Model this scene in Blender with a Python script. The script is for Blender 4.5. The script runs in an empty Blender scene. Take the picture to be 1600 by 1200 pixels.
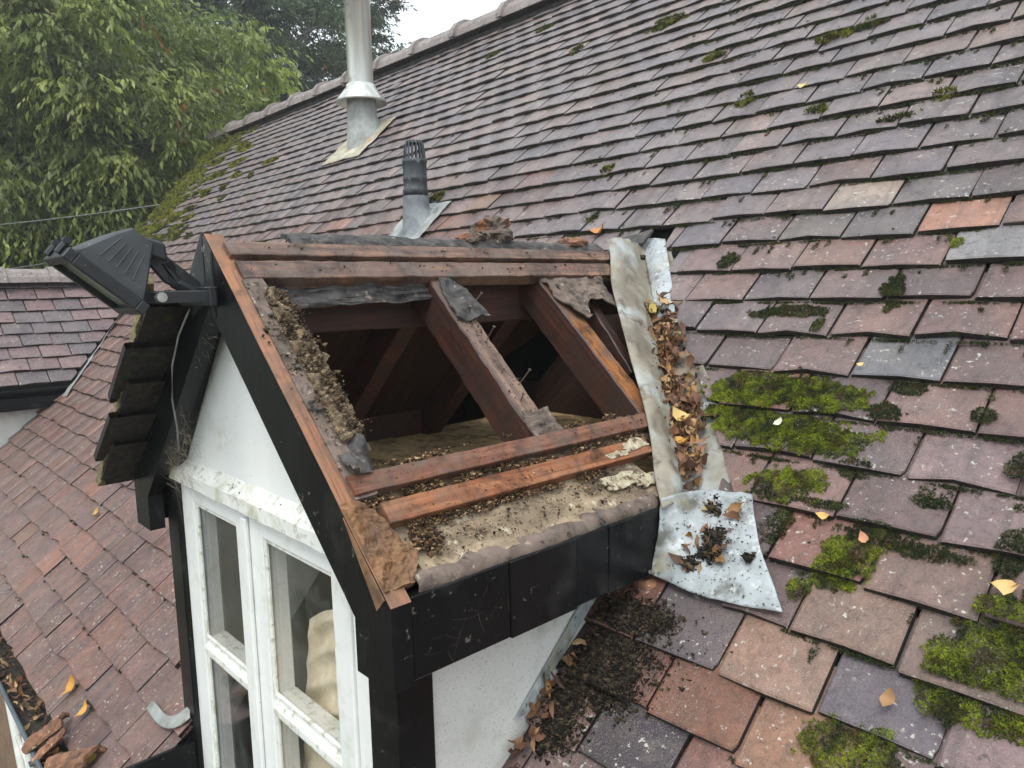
import bpy, bmesh, math, random
import numpy as np
from mathutils import Vector, Matrix, noise as mnoise
random.seed(7); RNG = np.random.default_rng(11)
S = bpy.context.scene
COL = S.collection
R_ = math.radians
# ------------------------------------------------------------------ camera
cam = bpy.data.cameras.new('camera'); camo = bpy.data.objects.new('camera', cam); COL.objects.link(camo)
CAMROT = np.array([[0.68221082, 0.73079307, -0.02301921], [0.0778929, -0.10394675, -0.991528], [-0.72699456, 0.67463809, -0.12783719]])
CAMPOS = np.array([0.454246, -1.013166, 0.624862])
FPX = 1159.5055
cam.sensor_fit = 'HORIZONTAL'; cam.sensor_width = 36.0; cam.lens = FPX / 1600 * 36
cam.clip_start = 0.02; cam.clip_end = 600
r, d, f = CAMROT
camo.matrix_world = Matrix(((r[0], -d[0], -f[0], CAMPOS[0]), (r[1], -d[1], -f[1], CAMPOS[1]), (r[2], -d[2], -f[2], CAMPOS[2]), (0, 0, 0, 1)))
S.camera = camo
def project(P):
    c = (np.atleast_2d(P) - CAMPOS) @ CAMROT.T
    return c[:, :2] / c[:, 2:] * FPX + [800, 600], c[:, 2]
# ------------------------------------------------------------------ world, sun, exposure
SUN_EL, SUN_AZ = R_(58), R_(150)       # azimuth clockwise from +Y
W = bpy.data.worlds.new('World'); S.world = W; W.use_nodes = True
wn = W.node_tree.nodes; wl = W.node_tree.links; wn.clear()
wo = wn.new('ShaderNodeOutputWorld'); wb = wn.new('ShaderNodeBackground'); sk = wn.new('ShaderNodeTexSky')
sk.sky_type = 'NISHITA'; sk.sun_disc = False; sk.sun_elevation = SUN_EL; sk.sun_rotation = SUN_AZ; sk.dust_density = 4; sk.air_density = 1.0
wm = wn.new('ShaderNodeMix'); wm.data_type = 'RGBA'; wm.inputs[0].default_value = 0.88
wm.inputs[7].default_value = (8.9, 9.6, 10.0, 1)      # overcast cloud layer over the clear sky
wl.new(sk.outputs[0], wm.inputs[6]); wl.new(wm.outputs[2], wb.inputs[0]); wb.inputs[1].default_value = 0.1; wl.new(wb.outputs[0], wo.inputs[0])
sun = bpy.data.lights.new('sun', 'SUN'); sun.energy = 1.3; sun.angle = R_(25); sun.color = (1, 0.965, 0.91)
suno = bpy.data.objects.new('sun', sun); COL.objects.link(suno); suno.location = (3, -6, 12)
sd = Vector((math.sin(SUN_AZ) * math.cos(SUN_EL), math.cos(SUN_AZ) * math.cos(SUN_EL), math.sin(SUN_EL)))
suno.rotation_euler = sd.to_track_quat('Z', 'Y').to_euler()
S.view_settings.view_transform = 'Standard'; S.view_settings.look = 'None'; S.view_settings.gamma = 1; S.view_settings.exposure = 0.72
S.view_settings.use_curve_mapping = False
# ------------------------------------------------------------------ frames
PIT = 0.7411560; G = 0.108920; TW = 0.165
CP, SP = math.cos(PIT), math.sin(PIT)
EX, EY, EZ = np.array((1., 0, 0)), np.array((0, CP, SP)), np.array((0, -SP, CP))
def RP(x, s, h=0.0): return x * EX + s * EY + h * EZ      # main roof: along course, up slope, off surface
DP = R_(43.9); DC, DS = math.cos(DP), math.sin(DP); DX, DZ = -0.916, 0.735
def DR(y, t, h=0.0): return np.array((DX + t * DC + h * DS, y, DZ - t * DS + h * DC))     # dormer slope on the right
def DL(y, t, h=0.0): return np.array((DX - t * DC - h * DS, y, DZ - t * DS + h * DC))     # dormer slope on the left
def ns(p, sc, seed=0): return mnoise.noise(Vector((p[0] * sc + seed * 7.3, p[1] * sc + seed * 3.1, p[2] * sc - seed)))
# ------------------------------------------------------------------ objects
def empty(name, loc, label, cat, group=None):
    o = bpy.data.objects.new(name, None); COL.objects.link(o); o.location = loc; o.empty_display_size = 0.1
    tag(o, label, cat, group); return o
def tag(o, label=None, cat=None, group=None, kind=None):
    if label: o['label'] = label
    if cat: o['category'] = cat
    if group: o['group'] = group
    if kind: o['kind'] = kind
    return o
def wpos(o):
    v = Vector((0, 0, 0))
    while o is not None:
        v += o.location if o.type == 'EMPTY' else Vector((0, 0, 0)); o = o.parent
    return v
def setparent(o, parent):
    if parent is not None:
        o.parent = parent
        if parent.type == 'EMPTY': o.matrix_parent_inverse = Matrix.Translation(-parent.location)
def mkmesh(name, V, F, mats, fm=None, smooth=False):
    me = bpy.data.meshes.new(name); me.from_pydata([tuple(map(float, v)) for v in V], [], F)
    for m in (mats if isinstance(mats, (list, tuple)) else [mats]): me.materials.append(m)
    if fm is not None: me.polygons.foreach_set('material_index', fm)
    if smooth: me.polygons.foreach_set('use_smooth', [True] * len(me.polygons))
    me.update(); return me
def obj(name, V, F, mats, parent=None, fm=None, smooth=False):
    o = bpy.data.objects.new(name, mkmesh(name, V, F, mats, fm, smooth)); COL.objects.link(o); setparent(o, parent); return o
class MB:
    def __init__(s): s.V = []; s.F = []; s.M = []
    def add(s, V, F, m=0):
        b = len(s.V); s.V += [tuple(v) for v in V]; s.F += [tuple(i + b for i in f) for f in F]; s.M += [m] * len(F); return s
    def box(s, a, b, m=0):
        x0, y0, z0 = a; x1, y1, z1 = b
        return s.add([(x0, y0, z0), (x1, y0, z0), (x1, y1, z0), (x0, y1, z0), (x0, y0, z1), (x1, y0, z1), (x1, y1, z1), (x0, y1, z1)],
                     [(0, 3, 2, 1), (4, 5, 6, 7), (0, 1, 5, 4), (1, 2, 6, 5), (2, 3, 7, 6), (3, 0, 4, 7)], m)
    def tube(s, pts, rad, n=8, m=0, caps=True):
        pts = [np.array(p, float) for p in pts]; rings = []
        if not isinstance(rad, (list, tuple)): rad = [rad] * len(pts)
        for i, p in enumerate(pts):
            t = pts[min(i + 1, len(pts) - 1)] - pts[max(i - 1, 0)]; t /= np.linalg.norm(t) + 1e-9
            a = np.cross(t, (0, 0, 1) if abs(t[2]) < .9 else (1, 0, 0)); a /= np.linalg.norm(a); b = np.cross(t, a)
            rings.append([p + rad[i] * (math.cos(k * 2 * math.pi / n) * a + math.sin(k * 2 * math.pi / n) * b) for k in range(n)])
        V = [v for r in rings for v in r]; F = []
        for i in range(len(pts) - 1):
            for k in range(n): F.append((i * n + k, i * n + (k + 1) % n, (i + 1) * n + (k + 1) % n, (i + 1) * n + k))
        if caps: F.append(tuple(range(n))[::-1]); F.append(tuple((len(pts) - 1) * n + k for k in range(n)))
        return s.add(V, F, m)
    def lathe(s, c, prof, n=24, m=0):          # prof = [(r, z)...] about vertical axis through c
        V = []; F = []
        for r_, z in prof:
            for k in range(n): a = k * 2 * math.pi / n; V.append((c[0] + r_ * math.cos(a), c[1] + r_ * math.sin(a), c[2] + z))
        for i in range(len(prof) - 1):
            for k in range(n): F.append((i * n + k, i * n + (k + 1) % n, (i + 1) * n + (k + 1) % n, (i + 1) * n + k))
        return s.add(V, F, m)
    def prism(s, poly, d0, m=0, mside=None):   # poly 3D points, extruded by vector d0
        n = len(poly); d0 = np.array(d0, float); A = [np.array(p, float) for p in poly]
        b = len(s.V); s.V += [tuple(p) for p in A] + [tuple(p + d0) for p in A]
        s.F.append(tuple(b + i for i in range(n))); s.M.append(m); s.F.append(tuple(b + n + i for i in range(n))[::-1]); s.M.append(m)
        for i in range(n):
            s.F.append((b + (i + 1) % n, b + i, b + n + i, b + n + (i + 1) % n)); s.M.append(m if mside is None else mside[i])
        return s
    def out(s, name, mats, parent=None, smooth=False, bevel=0, fix=True):
        o = obj(name, s.V, s.F, mats, parent, s.M, smooth)
        if fix or bevel:
            bm = bmesh.new(); bm.from_mesh(o.data); bmesh.ops.recalc_face_normals(bm, faces=bm.faces)
            if bevel: bmesh.ops.bevel(bm, geom=[e for e in bm.edges if e.is_manifold and e.calc_face_angle(0) > .5], offset=bevel, segments=1, affect='EDGES', clamp_overlap=True)
            bm.to_mesh(o.data); bm.free()
        return o
def grid_sheet(rows, thick, nvec=None, jit=0.0, jsc=40, seed=0, up=2):
    """rows: list of polylines (equal length). Refined, noise displaced along the normal, closed with thickness."""
    A = np.array(rows, float)
    for _ in range(up):
        B = np.empty((A.shape[0] * 2 - 1, A.shape[1], 3)); B[::2] = A; B[1::2] = (A[1:] + A[:-1]) / 2; A = B
        B = np.empty((A.shape[0], A.shape[1] * 2 - 1, 3)); B[:, ::2] = A; B[:, 1::2] = (A[:, 1:] + A[:, :-1]) / 2; A = B
        if A.shape[0] > 2:
            C = A.copy(); C[1:-1] = A[1:-1] * .5 + (A[2:] + A[:-2]) * .25; A = C
        if A.shape[1] > 2:
            C = A.copy(); C[:, 1:-1] = A[:, 1:-1] * .5 + (A[:, 2:] + A[:, :-2]) * .25; A = C
    n, m = A.shape[:2]
    du = np.gradient(A, axis=0); dv = np.gradient(A, axis=1); N = np.cross(du, dv); N /= np.linalg.norm(N, axis=2, keepdims=True) + 1e-9
    if nvec is not None:
        sg = np.sign((N * np.array(nvec)).sum(2, keepdims=True)); sg[sg == 0] = 1; N = N * sg
    if jit:
        for i in range(n):
            for j in range(m):
                q = A[i, j]; A[i, j] = q + N[i, j] * jit * (ns(q, jsc, seed) + .5 * ns(q, jsc * 2.7, seed + 3))
    V = [tuple(p) for p in A.reshape(-1, 3)] + [tuple(p) for p in (A - N * thick).reshape(-1, 3)]
    k = n * m; F = []
    for i in range(n - 1):
        for j in range(m - 1):
            a = i * m + j; F.append((a, a + 1, a + m + 1, a + m)); F.append((k + a + m, k + a + m + 1, k + a + 1, k + a))
    bd = [(i, 0) for i in range(n)] + [(n - 1, j) for j in range(1, m)] + [(i, m - 1) for i in range(n - 2, -1, -1)] + [(0, j) for j in range(m - 2, 0, -1)]
    ix = [i * m + j for i, j in bd]
    for a, b in zip(ix, ix[1:] + ix[:1]): F.append((a, b, k + b, k + a))
    return V, F
def fixn(o):
    bm = bmesh.new(); bm.from_mesh(o.data); bmesh.ops.recalc_face_normals(bm, faces=bm.faces); bm.to_mesh(o.data); bm.free(); return o
def beam(name, p0, p1, wv, w, hv, h, mats, parent, n=10, jit=.0015, bev=.003, seed=0, ftop=None):
    """rough sawn timber from p0 to p1 (centre of its top face), wv/hv unit vectors across / up."""
    p0, p1, wv, hv = (np.array(q, float) for q in (p0, p1, wv, hv))
    prof = [(-w / 2, -bev), (-w / 2 + bev, 0), (0, 0), (w / 2 - bev, 0), (w / 2, -bev), (w / 2, -h + bev), (w / 2 - bev, -h), (-w / 2 + bev, -h), (-w / 2, -h + bev)]
    V = []; F = []; M = []; k = len(prof)
    for i in range(n + 1):
        c = p0 + (p1 - p0) * i / n
        for a, b in prof:
            q = c + a * wv + b * hv
            V.append(q + wv * jit * ns(q, 35, seed) + hv * jit * ns(q, 45, seed + 5))
    for i in range(n):
        for j in range(k):
            F.append((i * k + j, i * k + (j + 1) % k, (i + 1) * k + (j + 1) % k, (i + 1) * k + j)); M.append(ftop if (ftop is not None and j in (1, 2)) else 0)
    F.append(tuple(range(k))[::-1]); M.append(0); F.append(tuple(n * k + j for j in range(k))); M.append(0)
    return fixn(obj(name, V, F, mats, parent, M))
# ------------------------------------------------------------------ materials
def mat(name):
    m = bpy.data.materials.new(name); m.use_nodes = True; nt = m.node_tree; nt.nodes.clear()
    o = nt.nodes.new('ShaderNodeOutputMaterial'); b = nt.nodes.new('ShaderNodeBsdfPrincipled'); nt.links.new(b.outputs[0], o.inputs[0])
    return m, nt, b
class NB:
    def __init__(s, nt): s.nt = nt; s.g = nt.nodes.new('ShaderNodeNewGeometry')
    def L(s, a, b): s.nt.links.new(a, b)
    def setin(s, sock, v):
        if isinstance(v, bpy.types.NodeSocket): s.L(v, sock)
        else: sock.default_value = v
    def co(s, scale=(1, 1, 1), rot=(0, 0, 0), loc=(0, 0, 0)):
        m = s.nt.nodes.new('ShaderNodeMapping'); m.vector_type = 'TEXTURE' if False else 'POINT'
        m.inputs['Rotation'].default_value = rot; m.inputs['Scale'].default_value = (1, 1, 1); s.L(s.g.outputs['Position'], m.inputs[0])
        m2 = s.nt.nodes.new('ShaderNodeMapping'); m2.inputs['Scale'].default_value = scale; m2.inputs['Location'].default_value = loc; s.L(m.outputs[0], m2.inputs[0]); return m2.outputs[0]
    def noise(s, vec, scale, detail=4, rough=.6, dist=0):
        n = s.nt.nodes.new('ShaderNodeTexNoise'); s.L(vec, n.inputs['Vector']); n.inputs['Scale'].default_value = scale; n.inputs['Detail'].default_value = detail
        n.inputs['Roughness'].default_value = rough; n.inputs['Distortion'].default_value = dist; return n.outputs[0]
    def vor(s, vec, scale, feat='F1'):
        n = s.nt.nodes.new('ShaderNodeTexVoronoi'); n.feature = feat; s.L(vec, n.inputs['Vector']); n.inputs['Scale'].default_value = scale; return n
    def ramp(s, fac, stops):
        n = s.nt.nodes.new('ShaderNodeValToRGB'); s.L(fac, n.inputs[0]); e = n.color_ramp.elements
        while len(e) < len(stops): e.new(.5)
        for el, (p, c) in zip(e, stops): el.position = p; el.color = (c if isinstance(c, tuple) else (c, c, c)) + ((1,) if not isinstance(c, tuple) or len(c) == 3 else ())
        return n.outputs[0]
    def mr(s, v, a, b, c=0., d=1.):
        n = s.nt.nodes.new('ShaderNodeMapRange'); s.L(v, n.inputs[0]); n.inputs[1].default_value = a; n.inputs[2].default_value = b; n.inputs[3].default_value = c; n.inputs[4].default_value = d; return n.outputs[0]
    def mix(s, fac, a, b, mode='MIX'):
        n = s.nt.nodes.new('ShaderNodeMix'); n.data_type = 'RGBA'; n.blend_type = mode; s.setin(n.inputs[0], fac)
        for k, v in ((6, a), (7, b)): s.setin(n.inputs[k], v if isinstance(v, bpy.types.NodeSocket) else tuple(v) + ((1,) if len(v) == 3 else ()))
        return n.outputs[2]
    def math(s, op, a, b=0.):
        n = s.nt.nodes.new('ShaderNodeMath'); n.operation = op; s.setin(n.inputs[0], a); s.setin(n.inputs[1], b); return n.outputs[0]
    def bump(s, h, strength=.4, dist=.002):
        n = s.nt.nodes.new('ShaderNodeBump'); s.L(h, n.inputs['Height']); n.inputs['Strength'].default_value = strength; n.inputs['Distance'].default_value = dist; return n.outputs[0]
def sc(c): return tuple(((v / 255 + .055) / 1.055) ** 2.4 if v > 10 else v / 255 / 12.92 for v in c)      # sRGB 0-255 -> linear
def simple(name, c1, c2, scale=20, rough=.7, bump=.3, bscale=None, stretch=(1, 1, 1), rot=(0, 0, 0), spots=None, metal=0, spec=.5, dist=.002, lo=.35, hi=.65):
    m, nt, b = mat(name); n = NB(nt); v = n.co(stretch, rot)
    a = n.noise(v, scale, 6, .65, .3)
    col = n.mix(n.mr(a, lo, hi), c1, c2)
    for sp in (spots or []):
        c, s_, th, wd = sp[:4]; col = n.mix(n.mr(n.noise(n.co((1, 1, 1), (0, 0, 0), (sp[4] if len(sp) > 4 else 3.1, 1.7, 9.2)), s_, 4, .6), th, th + wd), col, c)
    n.L(col, b.inputs['Base Color']); b.inputs['Roughness'].default_value = rough; b.inputs['Metallic'].default_value = metal; b.inputs['Specular IOR Level'].default_value = spec
    if bump: n.L(n.bump(n.noise(v, bscale or scale * 3, 6, .7), bump, dist), b.inputs['Normal'])
    return m
def tile_mat(name, src):
    m, nt, b = mat(name); n = NB(nt)
    if src == 'object': c = nt.nodes.new('ShaderNodeObjectInfo'); col, al = c.outputs['Color'], c.outputs['Alpha']
    else: c = nt.nodes.new('ShaderNodeAttribute'); c.attribute_name = 'tint'; col, al = c.outputs['Color'], c.outputs['Alpha']
    v = n.co((1, 1, 1), (-PIT, 0, 0)); st = n.co((48, 2.0, 20), (-PIT, 0, 0))
    big = n.noise(v, 7, 4, .6); mid = n.noise(v, 34, 6, .72, .6); fine = n.noise(v, 520, 2, .7); grit = n.noise(v, 210, 4, .8); pit = n.vor(v, 330)
    sn = n.noise(st, 1.0, 4, .62, .5)
    stripe = n.ramp(sn, [(.28, sc((78, 66, 70))), (.42, sc((118, 96, 95))), (.50, sc((134, 94, 84))), (.57, sc((156, 110, 84))), (.64, sc((104, 86, 88))), (.75, sc((132, 90, 80)))])
    col = n.mix(al, col, n.mix(.5, col, stripe))
    col = n.mix(1, col, n.ramp(mid, [(.28, .55), (.5, 1.0), (.74, 1.28)]), 'MULTIPLY')
    col = n.mix(1, col, n.ramp(big, [(.32, (.76, .79, .84)), (.68, (1.14, 1.06, 1.0))]), 'MULTIPLY')
    col = n.mix(n.mr(n.noise(v, 16, 5, .7, .4), .56, .68, 0, .5), col, sc((104, 96, 90)))                  # grey-brown film
    run = n.noise(n.co((16, 1.3, 6), (-PIT, 0, 0), (3, 1, 0)), 1.0, 5, .65, .8); col = n.mix(n.mr(run, .52, .66, 0, .5), col, sc((72, 66, 64)))      # rain streaks across courses
    patch = n.mr(n.noise(n.co((1, 1, 1), (-PIT, 0, 0), (9, 4, 1)), 5.5, 4, .65), .40, .62)
    col = n.mix(n.math('MULTIPLY', n.mr(grit, .52, .66, 0, .75), n.math('ADD', n.math('MULTIPLY', patch, .75), .25)), col, (.045, .040, .036))                                     # dark algae grain
    col = n.mix(n.math('MULTIPLY', n.mr(fine, .54, .66, 0, .45), n.math('SUBTRACT', 1.1, patch)), col, sc((190, 178, 168)))                                    # pale sand grain
    bl = n.math('MULTIPLY', n.mr(n.noise(v, 60, 5, .75, .8), .60, .68), n.mr(n.noise(v, 8, 3, .6), .45, .6)); col = n.mix(n.math('MULTIPLY', bl, .75), col, (.03, .03, .027))
    lich = n.math('MULTIPLY', n.mr(n.noise(v, 105, 3, .55), .62, .67), n.mr(n.noise(v, 11, 3, .6), .44, .58)); col = n.mix(n.math('MULTIPLY', lich, .8), col, sc((200, 198, 188)))
    n.L(col, b.inputs['Base Color']); n.L(n.mr(mid, .3, .7, .24, .42), b.inputs['Roughness']); b.inputs['Specular IOR Level'].default_value = .62
    h = n.math('ADD', n.math('MULTIPLY', grit, 1.0), n.math('ADD', n.math('MULTIPLY', fine, .5), n.math('MULTIPLY', mid, 1.6)))
    h = n.math('ADD', h, n.math('MULTIPLY', n.math('MULTIPLY', sn, 2.2), al)); n.L(n.bump(h, .8, .0026), b.inputs['Normal'])
    return m
def wood(name, c1, c2, c3, axis='y', rough=.75, wet=.5, dirt=.5, dirtc=(.03, .022, .018)):
    m, nt, b = mat(name); n = NB(nt)
    rot = {'y': (0, 0, 0), 's': (0, -DP, 0), 'sl': (0, DP, 0), 'x': (0, 0, R_(90)), 'z': (R_(90), 0, 0)}[axis]
    stv = {'y': (70, 3.5, 70), 's': (3.5, 70, 70), 'sl': (3.5, 70, 70), 'x': (70, 3.5, 70), 'z': (70, 3.5, 70)}[axis]
    v = n.co(stv, rot); p = n.co()
    g = n.noise(v, 1, 5, .65, .6); g2 = n.noise(v, 2.6, 3, .6, .2)
    col = n.ramp(g, [(.3, c1), (.5, c2), (.7, c3)])
    col = n.mix(n.mr(g2, .56, .68, 0, .5), col, tuple(x * .45 for x in c1))
    d = n.noise(p, 16, 6, .72, .4)
    col = n.mix(n.mr(d, .62 - dirt * .18, .75 - dirt * .12, 0, .85), col, dirtc)
    col = n.mix(n.mr(n.noise(p, 150, 3, .7), .58, .75, 0, .5), col, dirtc)
    col = n.mix(n.mr(n.noise(n.co((1, 1, 1), (0, 0, 0), (4, 2, 7)), 9, 5, .7, .5), .46, .66, 0, .35 + .4 * dirt), col, sc((112, 96, 86)) if max(c2) > .12 else sc((60, 44, 38)))
    n.L(col, b.inputs['Base Color']); b.inputs['Roughness'].default_value = rough; b.inputs['Specular IOR Level'].default_value = wet
    n.L(n.bump(n.math('ADD', g, n.math('MULTIPLY', n.noise(p, 90, 5, .7), .9)), .6, .0025), b.inputs['Normal'])
    return m
M = {}
M['tile'] = tile_mat('roof_tile_clay', 'object'); M['tile_far'] = tile_mat('roof_tile_clay_course', 'attr')
M['edge'] = simple('algae_black_tile_edge', sc((24, 23, 22)), sc((58, 50, 46)), 60, .85, .6, 200, spots=[(sc((58, 66, 40)), 40, .56, .1, 4)])
M['deck'] = simple('dark_underlay', (.02, .018, .016), (.035, .03, .026), 30, .9)
M['black'] = simple('black_paint', (.003, .0034, .0042), (.007, .0078, .009), 14, .30, .3, 50, stretch=(1, 1, .22), spots=[((.16, .14, .12), 70, .66, .06, 2.2), ((.028, .028, .027), 8, .52, .2, 6.1)], spec=.22)
M['blackw'] = simple('weathered_black_paint', (.02, .023, .026), (.055, .06, .062), 20, .6, .4, 80, stretch=(1, 1, .35), spots=[((.25, .22, .18), 60, .63, .06)])
M['white'] = simple('white_gloss_paint', (.78, .80, .79), (.86, .87, .855), 9, .38, .12, 40, spots=[((.28, .27, .22), 140, .68, .05, 1.0), ((.62, .62, .55), 14, .56, .2, 5.5)])
M['whited'] = simple('dirty_white_paint', (.72, .73, .68), (.84, .85, .82), 14, .5, .3, 60, spots=[((.42, .41, .32), 55, .54, .14, 1.0), ((.5, .5, .38), 14, .52, .18, 7.7)])
M['render'] = simple('white_render', (.66, .66, .63), (.74, .74, .715), 8, .8, .35, 160, spots=[((.34, .34, .30), 300, .60, .08, 1.0), ((.5, .5, .46), 10, .52, .2, 3)])
M['dor'] = wood('bare_orange_wood', sc((112, 70, 48)), sc((154, 100, 70)), sc((172, 122, 90)), 'y', .8, .2, .8)
M['doredge'] = wood('bare_barge_edge', sc((126, 88, 68)), sc((162, 118, 92)), sc((150, 114, 94)), 's', .8, .2, .75, sc((92, 76, 66)))
M['ply'] = wood('pale_worn_plywood', sc((112, 84, 60)), sc((146, 112, 82)), sc((130, 98, 74)), 's', .85, .15, .9, sc((84, 56, 36)))
M['dred'] = wood('red_brown_batten', sc((88, 54, 42)), sc((122, 78, 60)), sc((150, 108, 88)), 'y', .8, .3, 1.0)
M['dtop'] = wood('weathered_ridge_batten', sc((70, 50, 43)), sc((110, 82, 71)), sc((158, 120, 94)), 'y', .55, .5, 1.1)
M['rafter'] = wood('dark_red_rafter', sc((38, 20, 16)), sc((66, 35, 27)), sc((92, 55, 41)), 's', .5, .55, 1.15)
M['raftop'] = wood('grey_rafter_top', sc((92, 74, 66)), sc((124, 104, 94)), sc((148, 122, 104)), 's', .8, .3, .55)
M['rafraw'] = wood('raw_rotted_wood', sc((110, 66, 40)), sc((160, 108, 66)), sc((130, 80, 50)), 's', .85, .15, .95)
M['ridgeb'] = wood('dark_ridge_board', sc((46, 23, 19)), sc((74, 40, 31)), sc((98, 58, 43)), 'y', .6, .5, .9)
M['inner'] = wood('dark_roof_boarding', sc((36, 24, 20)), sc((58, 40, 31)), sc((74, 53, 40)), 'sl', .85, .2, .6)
M['ceil'] = wood('stained_ceiling_board', sc((176, 142, 98)), sc((214, 184, 136)), sc((226, 204, 160)), 'x', .8, .2, .75)
M['felt'] = simple('torn_grey_felt', sc((78, 68, 62)), sc((128, 112, 102)), 22, .85, .6, 90, spots=[(sc((40, 36, 34)), 40, .58, .1), (sc((160, 146, 130)), 70, .62, .08, 5)], dist=.003)
M['felt2'] = simple('dark_bitumen_felt', sc((38, 38, 40)), sc((86, 82, 80)), 30, .7, .6, 110, spots=[(sc((130, 118, 104)), 60, .6, .1)])
M['tanfelt'] = simple('sandy_stained_felt', sc((104, 90, 76)), sc((164, 146, 120)), 18, .85, .5, 120, stretch=(1, .35, 1), spots=[(sc((62, 46, 36)), 26, .55, .14), (sc((196, 184, 160)), 40, .6, .1, 8), (sc((50, 42, 36)), 140, .6, .08, 4)], dist=.003)
M['dirt'] = simple('brown_debris', sc((46, 36, 28)), sc((104, 84, 62)), 60, .95, .9, 160, spots=[(sc((150, 122, 92)), 110, .6, .08)], dist=.006)
M['soil'] = simple('dark_wet_debris', sc((30, 26, 22)), sc((66, 58, 48)), 70, .9, .9, 200, spots=[(sc((120, 100, 76)), 130, .64, .06)], dist=.006)
M['mortar'] = simple('crumbling_mortar', sc((70, 56, 44)), sc((158, 138, 108)), 55, .95, 1, 140, spots=[(sc((44, 32, 26)), 80, .55, .1), (sc((186, 168, 136)), 150, .6, .08, 7)], dist=.008)
M['zinc'] = simple('weathered_zinc', sc((128, 132, 134)), sc((170, 176, 176)), 12, .42, .3, 60, metal=.15, spots=[(sc((172, 152, 118)), 7, .47, .16, 2.0), (sc((120, 104, 84)), 22, .60, .12, 6), (sc((60, 56, 50)), 90, .66, .05)], spec=.6)
M['zincp'] = simple('pale_zinc_apron', sc((140, 146, 148)), sc((176, 183, 186)), 9, .42, .35, 40, metal=0, spots=[(sc((60, 58, 52)), 110, .60, .05), (sc((104, 104, 98)), 16, .54, .14, 6), (sc((150, 142, 112)), 9, .58, .14, 2), (sc((196, 202, 203)), 45, .56, .14, 8)], spec=.45)
M['zinct'] = simple('tan_stained_flashing', sc((112, 105, 92)), sc((148, 141, 126)), 9, .5, .5, 40, metal=0, spots=[(sc((166, 170, 168)), 6, .52, .14, 2.0), (sc((88, 76, 62)), 16, .58, .12, 6), (sc((54, 48, 42)), 90, .66, .05)])
M['steel'] = None
M['plastic'] = simple('black_plastic_pipe', sc((38, 42, 46)), sc((66, 72, 78)), 18, .45, .2, 60, stretch=(1, 1, .3), spots=[(sc((140, 146, 148)), 34, .60, .12)])
M['plasticg'] = simple('grey_flashing_sleeve', sc((96, 102, 106)), sc((136, 142, 146)), 10, .5, .1)
M['lampb'] = simple('black_lamp_casting', sc((44, 47, 50)), sc((66, 70, 74)), 16, .5, .25, 300, spots=[(sc((130, 130, 126)), 160, .68, .05)])
M['lampf'] = simple('black_lamp_frame', sc((24, 26, 29)), sc((38, 41, 45)), 24, .45, .2, 200, spots=[(sc((150, 150, 144)), 120, .68, .05)])
M['screw'] = simple('galvanised_screw', sc((150, 150, 146)), sc((190, 190, 184)), 60, .35, .1, metal=.8)
M['rust'] = simple('rusty_nail', sc((70, 58, 50)), sc((120, 110, 102)), 90, .5, .2, metal=.5)
M['ridge'] = simple('ridge_tile_clay', sc((118, 108, 106)), sc((150, 140, 136)), 7, .55, .4, 70, spots=[(sc((186, 186, 180)), 40, .62, .08), (sc((70, 72, 68)), 18, .58, .12, 5)])
M['leadp'] = simple('pale_lead', sc((122, 126, 125)), sc((164, 168, 164)), 14, .5, .3, 60, spots=[(sc((120, 118, 108)), 26, .58, .14)])
M['greygut'] = simple('slate_grey_gutter', sc((74, 84, 92)), sc((92, 102, 110)), 12, .45, .15)
M['wpipe'] = simple('white_plastic_pipe', sc((196, 198, 192)), sc((222, 224, 218)), 10, .4, .1)
M['brick'] = simple('brown_wall', sc((104, 84, 68)), sc((138, 112, 90)), 9, .9, .5, 60)
M['ground'] = simple('garden_ground', (.05, .06, .03), (.12, .10, .06), 1.2, .95, .4, 12)
M['curtain'] = simple('beige_curtain', sc((206, 190, 160)), sc((234, 222, 196)), 20, .9, .2)
M['room'] = simple('dim_room_wall', sc((96, 84, 72)), sc((120, 106, 92)), 5, .9, .1)
M['shard'] = simple('terracotta_shard', sc((98, 70, 54)), sc((152, 108, 82)), 26, .85, .6, 90, spots=[(sc((72, 56, 46)), 36, .54, .1), (sc((206, 176, 140)), 60, .62, .08, 3)], dist=.004)
M['lump'] = simple('broken_mortar_lump', sc((64, 56, 50)), sc((116, 104, 94)), 24, .9, .7, 90, spots=[(sc((138, 88, 58)), 14, .50, .1, 4.0), (sc((176, 166, 148)), 50, .6, .1)], dist=.005)
M['wire'] = simple('grey_cable', sc((96, 98, 98)), sc((140, 140, 136)), 30, .6, 0)
M['web'] = simple('dusty_cobweb', sc((120, 112, 98)), sc((170, 160, 140)), 60, .95, 0)
def steel_mat():
    m, nt, b = mat('heat_tinted_steel'); n = NB(nt); v = n.co((22, 22, 1.2)); a = n.noise(v, 1, 4, .6, .3); p = n.co()
    col = n.mix(n.mr(a, .4, .62), sc((186, 188, 186)), sc((214, 214, 206)))
    col = n.mix(n.mr(n.noise(n.co((14, 14, .8), (0, 0, 0), (1.4, 0, 0)), 1, 3, .6), .55, .68, 0, .8), col, sc((206, 172, 104)))
    col = n.mix(n.mr(n.noise(p, 12, 4, .6), .62, .74, 0, .6), col, sc((128, 96, 60)))
    n.L(col, b.inputs['Base Color']); b.inputs['Metallic'].default_value = .6; n.L(n.mr(a, .3, .7, .28, .42), b.inputs['Roughness']); return m
M['steel'] = steel_mat()
M['rustlead'] = simple('rust_stained_lead', sc((150, 140, 112)), sc((196, 194, 180)), 9, .5, .3, 60, spots=[(sc((176, 128, 66)), 7, .54, .14, 1.0), (sc((96, 90, 78)), 20, .6, .1, 5)])
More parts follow.
